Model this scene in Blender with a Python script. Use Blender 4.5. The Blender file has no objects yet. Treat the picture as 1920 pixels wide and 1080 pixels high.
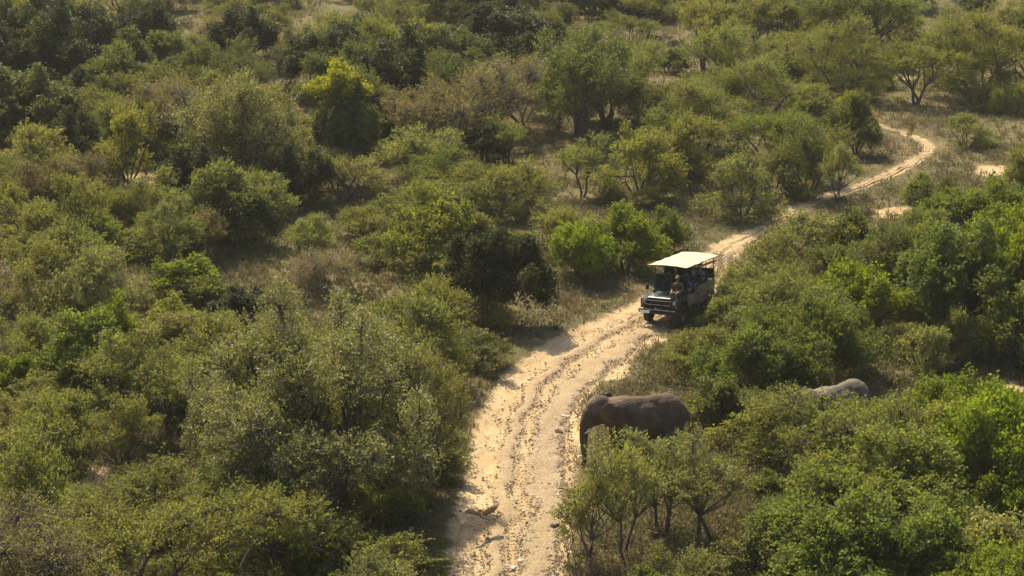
import bpy, math, random
import numpy as np
from mathutils import Vector, Matrix, Euler

rng = np.random.default_rng(11)
random.seed(11)
R = math.radians
scene = bpy.context.scene
col = scene.collection

# ------------------------------------------------------------------ camera, light, exposure
F = 3565.0                       # focal length in pixels of the 1920 wide photograph
PITCH = R(17.0)
CAMH = 25.0
cam_d = bpy.data.cameras.new('camera')
cam = bpy.data.objects.new('camera', cam_d)
col.objects.link(cam)
cam.location = (0, 0, CAMH)
cam.rotation_euler = (math.pi / 2 - PITCH, 0, 0)
cam_d.sensor_width = 36
cam_d.lens = 36 * F / 1920
cam_d.clip_start = 0.5
cam_d.clip_end = 9000
scene.camera = cam

SUN_AZ = math.atan2(-0.42, 0.91)       # from +Y towards +X
SUN_EL = R(52)
sv = Vector((math.sin(SUN_AZ) * math.cos(SUN_EL), math.cos(SUN_AZ) * math.cos(SUN_EL), math.sin(SUN_EL)))
w = bpy.data.worlds.new('World')
scene.world = w
w.use_nodes = True
nt = w.node_tree
sky = nt.nodes.new('ShaderNodeTexSky')
sky.sky_type = 'NISHITA'
sky.sun_disc = False
sky.sun_elevation = SUN_EL
sky.sun_rotation = SUN_AZ
sky.dust_density = 3.0
bg = nt.nodes['Background']
nt.links.new(sky.outputs[0], bg.inputs[0])
bg.inputs[1].default_value = 0.13
sd = bpy.data.lights.new('sun', 'SUN')
sd.energy = 4.9
sd.angle = R(0.5)
sd.color = (1.0, 0.90, 0.66)
sun = bpy.data.objects.new('sun', sd)
col.objects.link(sun)
sun.rotation_euler = (-sv).to_track_quat('-Z', 'Y').to_euler()
scene.view_settings.view_transform = 'Standard'
scene.view_settings.look = 'None'
scene.view_settings.gamma = 1
scene.view_settings.exposure = 0.88
scene.cycles.max_bounces = 6
scene.cycles.diffuse_bounces = 3
scene.cycles.transmission_bounces = 4
scene.cycles.transparent_max_bounces = 4
scene.cycles.use_denoising = True
scene.render.filter_size = 2.1

# ------------------------------------------------------------------ terrain and pixel <-> world helpers
def hgt(x, y):
    x = np.asarray(x, float); y = np.asarray(y, float)
    return (0.45 * np.sin(x * .061 + 1.3) * np.sin(y * .047 + .4) + 0.28 * np.sin(x * .13 + y * .09 + 2.0)
            + 0.10 * np.sin(x * .37 - y * .21) + 0.06 * np.sin(x * .8 + 1) * np.sin(y * .71))

cp, sp = math.cos(PITCH), math.sin(PITCH)
def ray(px, py):
    a = (px - 960.0) / F; b = (540.0 - py) / F
    # camera right = +X, up = (0, sp, cp), forward = (0, cp, -sp)
    return np.array([a, cp + b * sp, -sp + b * cp])
def at(px, py, z=0.0):
    """ground point seen at a pixel of the photograph (z: height above the ground)"""
    d = ray(px, py)
    t = -CAMH / d[2]
    for _ in range(12):
        x, y = d[0] * t, d[1] * t
        t = (hgt(x, y) + z - CAMH) / d[2]
    return Vector((d[0] * t, d[1] * t, float(hgt(d[0] * t, d[1] * t)) + z))
def proj(p):
    x, y, z = p[0], p[1], p[2] - CAMH
    dep = y * cp - z * sp
    up = y * sp + z * cp
    return 960 + F * x / dep, 540 - F * up / dep, dep
def ppm(p):
    return F / proj(p)[2]

# ------------------------------------------------------------------ mesh helpers
def mesh_np(name, V, F_, mat=None, attrs=None, smooth=False, mats=None, midx=None):
    """V (n,3), F_ (m,k) -> mesh; attrs: {name: (domain, values)} FLOAT"""
    V = np.asarray(V, np.float32); F_ = np.asarray(F_, np.int32)
    me = bpy.data.meshes.new(name)
    m, k = F_.shape
    me.vertices.add(len(V)); me.vertices.foreach_set('co', V.ravel())
    me.loops.add(m * k); me.loops.foreach_set('vertex_index', F_.ravel())
    me.polygons.add(m)
    me.polygons.foreach_set('loop_start', np.arange(0, m * k, k, dtype=np.int32))
    if smooth:
        me.polygons.foreach_set('use_smooth', np.ones(m, bool))
    for mm in (mats or ([mat] if mat else [])):
        me.materials.append(mm)
    if midx is not None:
        me.polygons.foreach_set('material_index', np.asarray(midx, np.int32))
    for a, (dom, val) in (attrs or {}).items():
        at_ = me.attributes.new(a, 'FLOAT', dom)
        at_.data.foreach_set('value', np.asarray(val, np.float32))
    me.update(calc_edges=True)
    return me

def link(name, me, parent=None, loc=None):
    o = bpy.data.objects.new(name, me)
    col.objects.link(o)
    if parent: o.parent = parent
    if loc is not None: o.location = loc
    return o
def tag(o, label=None, cat=None, group=None, kind=None):
    if label: o['label'] = label
    if cat: o['category'] = cat
    if group: o['group'] = group
    if kind: o['kind'] = kind
    return o
def thing(name, label, cat, loc=(0, 0, 0), rot=(0, 0, 0), group=None):
    o = bpy.data.objects.new(name, None)
    col.objects.link(o)
    o.empty_display_size = .3
    o.location = loc; o.rotation_euler = rot
    return tag(o, label, cat, group)

class MB:
    """collects shapes; build() links them as one mesh"""
    def __init__(s): s.v = []; s.f = []
    def add(s, V, Fs):
        n = len(s.v)
        s.v += [tuple(p) for p in V]
        s.f += [tuple(i + n for i in f) for f in Fs]
    def box(s, c, d, rot=None, taper=None):
        x, y, z = d[0] / 2, d[1] / 2, d[2] / 2
        P = [Vector((sx * x, sy * y, sz * z)) for sz in (-1, 1) for sy in (-1, 1) for sx in (-1, 1)]
        if taper:
            for p in P:
                if p.z > 0: p.x *= taper[0]; p.y *= taper[1]
        if rot: 
            M = Euler(rot).to_matrix(); P = [M @ p for p in P]
        P = [p + Vector(c) for p in P]
        s.add(P, [(0, 2, 3, 1), (4, 5, 7, 6), (0, 1, 5, 4), (2, 6, 7, 3), (0, 4, 6, 2), (1, 3, 7, 5)])
        return s
    def prism(s, outline, y0, y1):
        """outline in (x,z), extruded along y"""
        n = len(outline)
        V = [(x, y0, z) for x, z in outline] + [(x, y1, z) for x, z in outline]
        Fs = [tuple(range(n)), tuple(range(2 * n - 1, n - 1, -1))]
        Fs += [(i, i + n, (i + 1) % n + n, (i + 1) % n) for i in range(n)]
        s.add(V, Fs); return s
    def tube(s, path, rad, k=8, cap=True):
        path = [Vector(p) for p in path]
        rad = rad if hasattr(rad, '__len__') else [rad] * len(path)
        V = []; Fs = []
        for i, p in enumerate(path):
            t = (path[min(i + 1, len(path) - 1)] - path[max(i - 1, 0)]).normalized()
            a = t.cross(Vector((0, 0, 1)))
            if a.length < 1e-3: a = Vector((1, 0, 0))
            a.normalize(); b = t.cross(a)
            for j in range(k):
                q = 2 * math.pi * j / k
                V.append(p + (a * math.cos(q) + b * math.sin(q)) * rad[i])
        for i in range(len(path) - 1):
            for j in range(k):
                Fs.append((i * k + j, i * k + (j + 1) % k, (i + 1) * k + (j + 1) % k, (i + 1) * k + j))
        if cap:
            Fs.append(tuple(range(k - 1, -1, -1))); Fs.append(tuple(range((len(path) - 1) * k, len(path) * k)))
        s.add(V, Fs); return s
    def lathe(s, prof, k=24, axis='y', c=(0, 0, 0)):
        """profile (radius, along)"""
        V = []; Fs = []
        n = len(prof)
        for j in range(k):
            q = 2 * math.pi * j / k
            for r, a in prof:
                p = (r * math.cos(q), a, r * math.sin(q)) if axis == 'y' else (r * math.cos(q), r * math.sin(q), a) if axis == 'z' else (a, r * math.cos(q), r * math.sin(q))
                V.append((p[0] + c[0], p[1] + c[1], p[2] + c[2]))
        for j in range(k):
            for i in range(n - 1):
                Fs.append((j * n + i, ((j + 1) % k) * n + i, ((j + 1) % k) * n + i + 1, j * n + i + 1))
        s.add(V, Fs); return s
    def ball(s, c, r, rot=None, nu=14, nv=9):
        M = Euler(rot).to_matrix() if rot else Matrix.Identity(3)
        V = []; Fs = []
        for i in range(nv + 1):
            th = math.pi * i / nv
            for j in range(nu):
                ph = 2 * math.pi * j / nu
                V.append(M @ Vector((r[0] * math.sin(th) * math.cos(ph), r[1] * math.sin(th) * math.sin(ph), r[2] * math.cos(th))) + Vector(c))
        for i in range(nv):
            for j in range(nu):
                Fs.append((i * nu + j, (i + 1) * nu + j, (i + 1) * nu + (j + 1) % nu, i * nu + (j + 1) % nu))
        s.add(V, Fs); return s
    def capsule(s, a, b, ra, rb, k=10):
        a = Vector(a); b = Vector(b)
        s.tube([a, b], [ra, rb], k)
        s.ball(a, (ra,) * 3, nu=k, nv=6); s.ball(b, (rb,) * 3, nu=k, nv=6)
        return s
    def mesh(s, name, mat=None, smooth=False, bevel=0):
        me = bpy.data.meshes.new(name)
        me.from_pydata(s.v, [], s.f)
        if bevel:
            import bmesh
            bm = bmesh.new(); bm.from_mesh(me)
            bmesh.ops.recalc_face_normals(bm, faces=bm.faces)
            es = [e for e in bm.edges if len(e.link_faces) == 2 and e.calc_face_angle(0) > R(25)]
            bmesh.ops.bevel(bm, geom=es, offset=bevel, segments=2, profile=.5, affect='EDGES', clamp_overlap=True)
            bm.to_mesh(me); bm.free()
        if mat: me.materials.append(mat)
        if smooth: me.polygons.foreach_set('use_smooth', [True] * len(me.polygons))
        me.update()
        return me
    def build(s, name, mat, parent=None, smooth=False, bevel=0, loc=None):
        return link(name, s.mesh(name, mat, smooth, bevel), parent, loc)

def remeshed(mb, voxel, smooth_it=6):
    """union of the collected shapes as ONE continuous skin"""
    me = mb.mesh('raw')
    o = link('raw_shape', me)
    m = o.modifiers.new('r', 'REMESH'); m.mode = 'VOXEL'; m.voxel_size = voxel
    if smooth_it:
        m2 = o.modifiers.new('s', 'SMOOTH'); m2.iterations = smooth_it; m2.factor = .5
    dg = bpy.context.evaluated_depsgraph_get()
    out = bpy.data.meshes.new_from_object(o.evaluated_get(dg))
    bpy.data.objects.remove(o); bpy.data.meshes.remove(me)
    out.polygons.foreach_set('use_smooth', [True] * len(out.polygons))
    return out

# ------------------------------------------------------------------ material helpers
class NT:
    def __init__(s, name):
        s.m = bpy.data.materials.new(name); s.m.use_nodes = True
        s.t = s.m.node_tree; s.p = s.t.nodes['Principled BSDF']; s.out = s.t.nodes['Material Output']
    def n(s, typ, **kw):
        nd = s.t.nodes.new(typ)
        for k, v in kw.items(): setattr(nd, k, v)
        return nd
    def l(s, a, b): s.t.links.new(a, b)
    def noise(s, scale, detail=6, rough=.6, vec=None):
        nd = s.n('ShaderNodeTexNoise'); nd.inputs['Scale'].default_value = scale
        nd.inputs['Detail'].default_value = detail; nd.inputs['Roughness'].default_value = rough
        if vec is not None: s.l(vec, nd.inputs['Vector'])
        return nd.outputs['Fac']
    def pos(s):
        return s.n('ShaderNodeNewGeometry').outputs['Position']
    def objco(s):
        return s.n('ShaderNodeTexCoord').outputs['Object']
    def attr(s, name):
        return s.n('ShaderNodeAttribute', attribute_name=name).outputs['Fac']
    def math(s, op, a, b=None, c=None):
        nd = s.n('ShaderNodeMath', operation=op)
        for i, v in enumerate((a, b, c)):
            if v is None: continue
            if isinstance(v, (int, float)): nd.inputs[i].default_value = v
            else: s.l(v, nd.inputs[i])
        return nd.outputs[0]
    def ramp(s, fac, stops):
        nd = s.n('ShaderNodeValToRGB'); s.l(fac, nd.inputs[0])
        e = nd.color_ramp.elements
        while len(e) < len(stops): e.new(.5)
        for i, (p, c) in enumerate(stops):
            e[i].position = p; e[i].color = (*c, 1) if len(c) == 3 else c
        return nd.outputs[0]
    def mix(s, fac, a, b, mode='MIX'):
        nd = s.n('ShaderNodeMix', data_type='RGBA', blend_type=mode)
        for sock, v in ((nd.inputs[0], fac), (nd.inputs[6], a), (nd.inputs[7], b)):
            if isinstance(v, (int, float)): sock.default_value = v
            elif isinstance(v, tuple): sock.default_value = (*v, 1)
            else: s.l(v, sock)
        return nd.outputs[2]
    def bump(s, h, strength=.5, dist=.05):
        nd = s.n('ShaderNodeBump'); nd.inputs['Strength'].default_value = strength; nd.inputs['Distance'].default_value = dist
        s.l(h, nd.inputs['Height']); s.l(nd.outputs[0], s.p.inputs['Normal'])
    def base(s, c):
        if isinstance(c, tuple): s.p.inputs['Base Color'].default_value = (*c, 1)
        else: s.l(c, s.p.inputs['Base Color'])
    def set(s, rough=None, metal=None, spec=None):
        if rough is not None: s.p.inputs['Roughness'].default_value = rough
        if metal is not None: s.p.inputs['Metallic'].default_value = metal
        if spec is not None: s.p.inputs['Specular IOR Level'].default_value = spec

def simple(name, c, rough=.6, metal=0, var=.25, scale=6, spec=.4, dust=0):
    n = NT(name)
    f = n.noise(scale, 5, .6, n.objco())
    a = tuple(x * (1 - var) for x in c); b = tuple(min(1, x * (1 + var)) for x in c)
    cc = n.ramp(f, [(.3, a), (.7, b)])
    if dust:
        d = n.ramp(n.noise(2.3, 6, .65, n.objco()), [(.42, (0, 0, 0)), (.75, (dust,) * 3)])
        cc = n.mix(d, cc, (.36, .27, .16))
    n.base(cc); n.set(rough, metal, spec)
    return n.m

def leaf_material(name, gloss=.45, spec=.35, trans=.32):
    n = NT(name)
    oi = n.n('ShaderNodeObjectInfo')
    a = n.attr('tint')
    f = n.math('MULTIPLY_ADD', a, 1.0, .5)
    sc = n.n('ShaderNodeVectorMath', operation='SCALE')
    n.l(oi.outputs['Color'], sc.inputs[0]); n.l(f, sc.inputs['Scale'])
    warm = n.mix(n.math('MULTIPLY', n.attr('age'), .45), sc.outputs[0], (.150, .115, .045))
    n.base(warm); n.set(gloss, 0, spec)
    tr = n.n('ShaderNodeBsdfTranslucent')
    tc = n.mix(1.0, warm, (1.5, 1.5, .6), 'MULTIPLY')
    n.l(tc, tr.inputs[0])
    mx = n.n('ShaderNodeMixShader'); mx.inputs[0].default_value = trans
    n.l(n.p.outputs[0], mx.inputs[1]); n.l(tr.outputs[0], mx.inputs[2])
    n.l(mx.outputs[0], n.out.inputs[0])
    return n.m

def bark_material(name, c):
    n = NT(name)
    f = n.noise(9, 6, .7, n.objco())
    n.base(n.ramp(f, [(.3, tuple(x * .55 for x in c)), (.7, tuple(x * 1.35 for x in c))]))
    n.set(.9, 0, .15); n.bump(f, .6, .03)
    return n.m

M = {}
M['leaf'] = leaf_material('leaf', .7, .18, .5)
M['waxy_leaf'] = leaf_material('waxy_leaf', .62, .2, .36)
M['silver_leaf'] = leaf_material('silver_leaf', .52, .34, .38)
M['bark'] = bark_material('bark', (.11, .085, .06))
M['grey_bark'] = bark_material('grey_bark', (.21, .185, .15))

# ------------------------------------------------------------------ the track
EDGES = [  # far or left edge, near or right edge (pixels of the photograph)
    (790, 1240, 1085, 1240), (825, 1130, 1066, 1130), (842, 1080, 1055, 1080), (848, 1030, 1056, 1030), (856, 980, 1066, 985),
    (866, 930, 1072, 930), (878, 880, 1072, 880), (888, 830, 1068, 830), (902, 790, 1070, 790), (920, 750, 1090, 752),
    (945, 712, 1120, 718), (985, 678, 1155, 692), (1030, 647, 1190, 662), (1085, 618, 1222, 634), (1140, 593, 1252, 614),
    (1198, 567, 1285, 592), (1258, 540, 1330, 570), (1306, 517, 1364, 540), (1324, 495, 1372, 510), (1330, 475, 1372, 487),
    (1343, 460, 1390, 470), (1372, 445, 1420, 455), (1419.22, 428.28, 1442.78, 435.72), (1459.06, 407.528, 1472.94, 414.472), (1501.3, 384.276, 1513.7, 390.724), (1545.54, 368.024, 1556.46, 373.976),
    (1603.04, 347.024, 1612.96, 352.976), (1658.05, 326.024, 1669.95, 331.976), (1702.55, 302.52, 1715.45, 307.48), (1731.06, 285.504, 1744.94, 286.496), (1732.55, 270.992, 1745.45, 269.008),
    (1711.53, 260.488, 1718.47, 257.512), (1690.52, 250.74, 1695.48, 248.26), (1666.02, 242.992, 1669.98, 241.008), (1642.02, 234.992, 1645.98, 233.008), (1602.02, 224.992, 1605.98, 223.008)]
def catmull(P, per):
    P = np.array(P, float); out = []
    for i in range(len(P) - 1):
        p0, p1, p2, p3 = P[max(i - 1, 0)], P[i], P[i + 1], P[min(i + 2, len(P) - 1)]
        for t in np.arange(per) / per:
            out.append(.5 * ((2 * p1) + (-p0 + p2) * t + (2 * p0 - 5 * p1 + 4 * p2 - p3) * t * t + (-p0 + 3 * p1 - 3 * p2 + p3) * t ** 3))
    out.append(P[-1]); return np.array(out)
eL = catmull([at(a, b)[:2] for a, b, c, d in EDGES], 20)
eR = catmull([at(c, d)[:2] for a, b, c, d in EDGES], 20)
centre = (eL + eR) / 2
halfw = np.linalg.norm(eL - eR, axis=1) / 2
n_along = len(centre)
arc = np.concatenate([[0], np.cumsum(np.linalg.norm(np.diff(centre, axis=0), axis=1))])
def road_signed(X, Y):
    """distance to the track edge (negative inside)"""
    sh = np.shape(X); X = np.ravel(X); Y = np.ravel(Y); out = np.full(len(X), 1e9)
    for i in range(0, n_along, 3):
        d = np.hypot(X - centre[i, 0], Y - centre[i, 1]) - halfw[i]
        np.minimum(out, d, out)
    return out.reshape(sh)

NA = 46
rows = []
uu = np.linspace(0, 1, NA)
tr_rng = np.random.default_rng(5)
jit = tr_rng.normal(0, 1, (n_along, 2))
for k in range(8): jit = (jit + np.roll(jit, 1, 0) + np.roll(jit, -1, 0)) / 3
V = np.zeros((n_along, NA, 3)); U = np.zeros((n_along, NA)); A = np.zeros((n_along, NA))
bumps = tr_rng.normal(0, 1, (n_along, NA))
b2 = bumps.copy()
for k in range(5): b2 = (b2 + np.roll(b2, 1, 0) + np.roll(b2, 1, 1) + np.roll(b2, -1, 0) + np.roll(b2, -1, 1)) / 5
bumps = (bumps + np.roll(bumps, 1, 0) + np.roll(bumps, 1, 1)) / 3 + 2.2 * b2
wander = np.cumsum(tr_rng.normal(0, 1, n_along)); wander = .03 * np.sin(arc * .55) + .018 * np.sin(arc * 1.7 + 1)
for i in range(n_along):
    a = eL[i] + (eL[i] - eR[i]) / (2 * halfw[i]) * (.0 + .25 * jit[i, 0])
    b = eR[i] - (eL[i] - eR[i]) / (2 * halfw[i]) * (-.06 + .28 * jit[i, 1])
    for j, u in enumerate(uu):
        p = a * (1 - u) + b * u
        u = u + wander[i]
        rut = -.07 * math.exp(-((u - .22) / .09) ** 2) - .08 * math.exp(-((u - .53) / .08) ** 2) + .05 * math.exp(-((u - .38) / .08) ** 2) + .05 * math.exp(-((u - .78) / .12) ** 2)
        edge = -.10 * (max(0, .08 - u) / .08 + max(0, u - .92) / .08)
        V[i, j] = (p[0], p[1], hgt(p[0], p[1]) + .02 + rut * min(1.25, halfw[i] / 1.5) + edge + .013 * bumps[i, j])
        U[i, j] = uu[j] + wander[i]; A[i, j] = arc[i]
idx = np.arange(n_along * NA).reshape(n_along, NA)
Fq = np.stack([idx[:-1, :-1], idx[:-1, 1:], idx[1:, 1:], idx[1:, :-1]], -1).reshape(-1, 4)

def soil_colour(n, P):
    """pale dusty soil with stony brown bands"""
    big = n.noise(.55, 6, .6, P)
    fine = n.noise(6, 8, .72, P)
    c = n.ramp(big, [(.3, (.325, .222, .112)), (.52, (.415, .295, .158)), (.72, (.50, .375, .215))])
    c = n.mix(n.ramp(fine, [(.35, (.75, .75, .75)), (.62, (0, 0, 0))]), c, n.mix(.5, c, (.22, .15, .09)))
    return c, fine
n = NT('track_soil')
P = n.pos()
c, fine = soil_colour(n, P)
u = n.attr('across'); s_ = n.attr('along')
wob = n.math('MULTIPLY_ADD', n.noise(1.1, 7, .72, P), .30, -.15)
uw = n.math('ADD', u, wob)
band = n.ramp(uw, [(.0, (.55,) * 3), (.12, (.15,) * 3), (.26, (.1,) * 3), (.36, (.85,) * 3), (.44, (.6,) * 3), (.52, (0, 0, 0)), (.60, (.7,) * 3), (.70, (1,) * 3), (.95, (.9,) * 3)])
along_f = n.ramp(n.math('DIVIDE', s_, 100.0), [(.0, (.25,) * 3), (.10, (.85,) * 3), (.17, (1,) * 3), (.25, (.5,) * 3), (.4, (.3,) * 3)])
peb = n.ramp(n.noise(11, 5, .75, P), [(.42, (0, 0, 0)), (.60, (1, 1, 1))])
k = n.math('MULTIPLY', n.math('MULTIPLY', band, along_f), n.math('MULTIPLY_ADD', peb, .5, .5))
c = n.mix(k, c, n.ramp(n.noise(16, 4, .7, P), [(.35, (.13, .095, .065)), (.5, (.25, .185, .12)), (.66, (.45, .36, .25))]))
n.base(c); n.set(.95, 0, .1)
h = n.math('ADD', n.math('MULTIPLY', fine, .6), n.math('MULTIPLY', n.noise(14, 6, .75, P), n.math('MULTIPLY_ADD', band, .8, .25)))
n.bump(h, .9, .07)
M['track'] = n.m
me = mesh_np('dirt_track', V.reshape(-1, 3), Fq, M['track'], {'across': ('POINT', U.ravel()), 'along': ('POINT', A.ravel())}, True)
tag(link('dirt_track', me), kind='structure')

# ------------------------------------------------------------------ the ground
def grid_axis(lo, hi, step, far, ratio=1.35):
    a = list(np.arange(lo, hi + 1e-6, step)); s = step
    l = [lo]; r = [hi]
    while l[-1] > -far or r[-1] < far:
        s *= ratio
        if l[-1] > -far: l.append(l[-1] - s)
        if r[-1] < far: r.append(r[-1] + s)
    return np.array(sorted(set(l[1:] + a + r[1:])))
gx = grid_axis(-62, 66, .5, 2500)
gy = grid_axis(50, 215, .5, 2500)
GX, GY = np.meshgrid(gx, gy)
fade = np.clip(1 - (np.hypot(GX, GY - 120) - 200) / 400, 0, 1)
GZ = hgt(GX, GY) * fade
rd = road_signed(GX, GY)
GZ = GZ - .12 * np.clip(-rd / .35, 0, 1) + .10 * np.exp(-((rd - .8) / .6) ** 2)
PATCH = [(1680, 398, 62, 11), (1868, 322, 48, 17), (1550, 415, 14, 5), (1690, 145, 30, 7), (1622, 160, 20, 6), (1552, 183, 10, 5),
         (182, 895, 30, 32), (260, 338, 40, 16), (150, 8, 70, 22), (420, 870, 26, 20), (1150, 700, 40, 26), (1110, 690, 30, 22), (1150, 935, 60, 18), (1090, 950, 30, 30),
         (1895, 725, 26, 26), (640, 12, 40, 20), (235, 722, 22, 10), (1080, 800, 20, 60), (1230, 640, 30, 12), (1880, 15, 40, 20), (150, 555, 30, 14)]
patch = np.zeros_like(GX)
patch_w = []
for px, py, rx, ry in PATCH:
    p = at(px, py); s = ppm(p); dep = math.asin(min(1, CAMH / math.hypot(p.y, CAMH)))
    patch_w.append((p.x, p.y, rx / s, ry / s / math.sin(dep)))
    a_, b_ = rx / s, ry / s / math.sin(dep)
    patch = np.maximum(patch, (.35 if py < 60 else 1) * np.clip(1.35 - np.sqrt(((GX - p.x) / a_) ** 2 + ((GY - p.y) / b_) ** 2), 0, 1))
bare = np.maximum(np.clip(.62 - rd / 1.1, 0, 1), patch)
ny, nx = GX.shape
idx = np.arange(nx * ny).reshape(ny, nx)
Fq = np.stack([idx[:-1, :-1], idx[:-1, 1:], idx[1:, 1:], idx[1:, :-1]], -1).reshape(-1, 4)
n = NT('veld_ground')
P = n.pos()
c, fine = soil_colour(n, P)
g1 = n.noise(.16, 5, .6, P); g2 = n.noise(1.7, 7, .7, P)
grass = n.ramp(g1, [(.33, (.078, .075, .030)), (.5, (.122, .095, .042)), (.68, (.175, .124, .060))])
grass = n.mix(n.ramp(g2, [(.36, (.8,) * 3), (.6, (0, 0, 0))]), grass, (.075, .066, .032))
red = n.ramp(n.noise(.45, 5, .6, P), [(.60, (0, 0, 0)), (.72, (.7,) * 3)])
grass = n.mix(red, grass, (.20, .12, .065))
b_ = n.math('ADD', n.attr('bare'), n.math('MULTIPLY_ADD', n.noise(1.3, 7, .7, P), 1.1, -.62))
c = n.mix(n.ramp(b_, [(.35, (0, 0, 0)), (.6, (1, 1, 1))]), grass, c)
n.base(c); n.set(.96, 0, .1)
n.bump(n.math('ADD', g2, n.math('MULTIPLY', fine, .5)), .8, .12)
M['ground'] = n.m
V = np.stack([GX, GY, GZ], -1).reshape(-1, 3)
me = mesh_np('ground', V, Fq, M['ground'], {'bare': ('POINT', bare.ravel())}, True)
tag(link('ground', me), kind='structure')

# ------------------------------------------------------------------ plants: prototypes
def unit(v): return v / (np.linalg.norm(v, axis=-1, keepdims=True) + 1e-9)
def leaf_quads(C, D, L, W, r, up=.75):
    n_ = len(C)
    nr = r.normal(0, 1, (n_, 3)); nr[:, 2] += up * 2
    S = unit(np.cross(D, nr)) * (W / 2)[:, None]
    H = D * (L / 2)[:, None]
    V = np.empty((n_, 4, 3)); V[:, 0] = C - H; V[:, 1] = C + S + H * .15; V[:, 2] = C + H; V[:, 3] = C - S + H * .15
    return V.reshape(-1, 3), np.arange(n_ * 4).reshape(-1, 4)
def twigs(P0, P1, r0):
    """three-sided thin twigs"""
    n_ = len(P0); d = unit(P1 - P0)
    a = unit(np.cross(d, np.tile([.3, .2, 1.0], (n_, 1)))); b = np.cross(d, a)
    V = np.empty((n_, 6, 3))
    for j in range(3):
        o = a * math.cos(2.094 * j) + b * math.sin(2.094 * j)
        V[:, j] = P0 + o * r0; V[:, 3 + j] = P1 + o * r0 * .35
    base = np.arange(n_) * 6
    Fs = np.concatenate([np.stack([base + j, base + (j + 1) % 3, base + 3 + (j + 1) % 3, base + 3 + j], 1) for j in range(3)])
    return V.reshape(-1, 3), Fs

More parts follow.
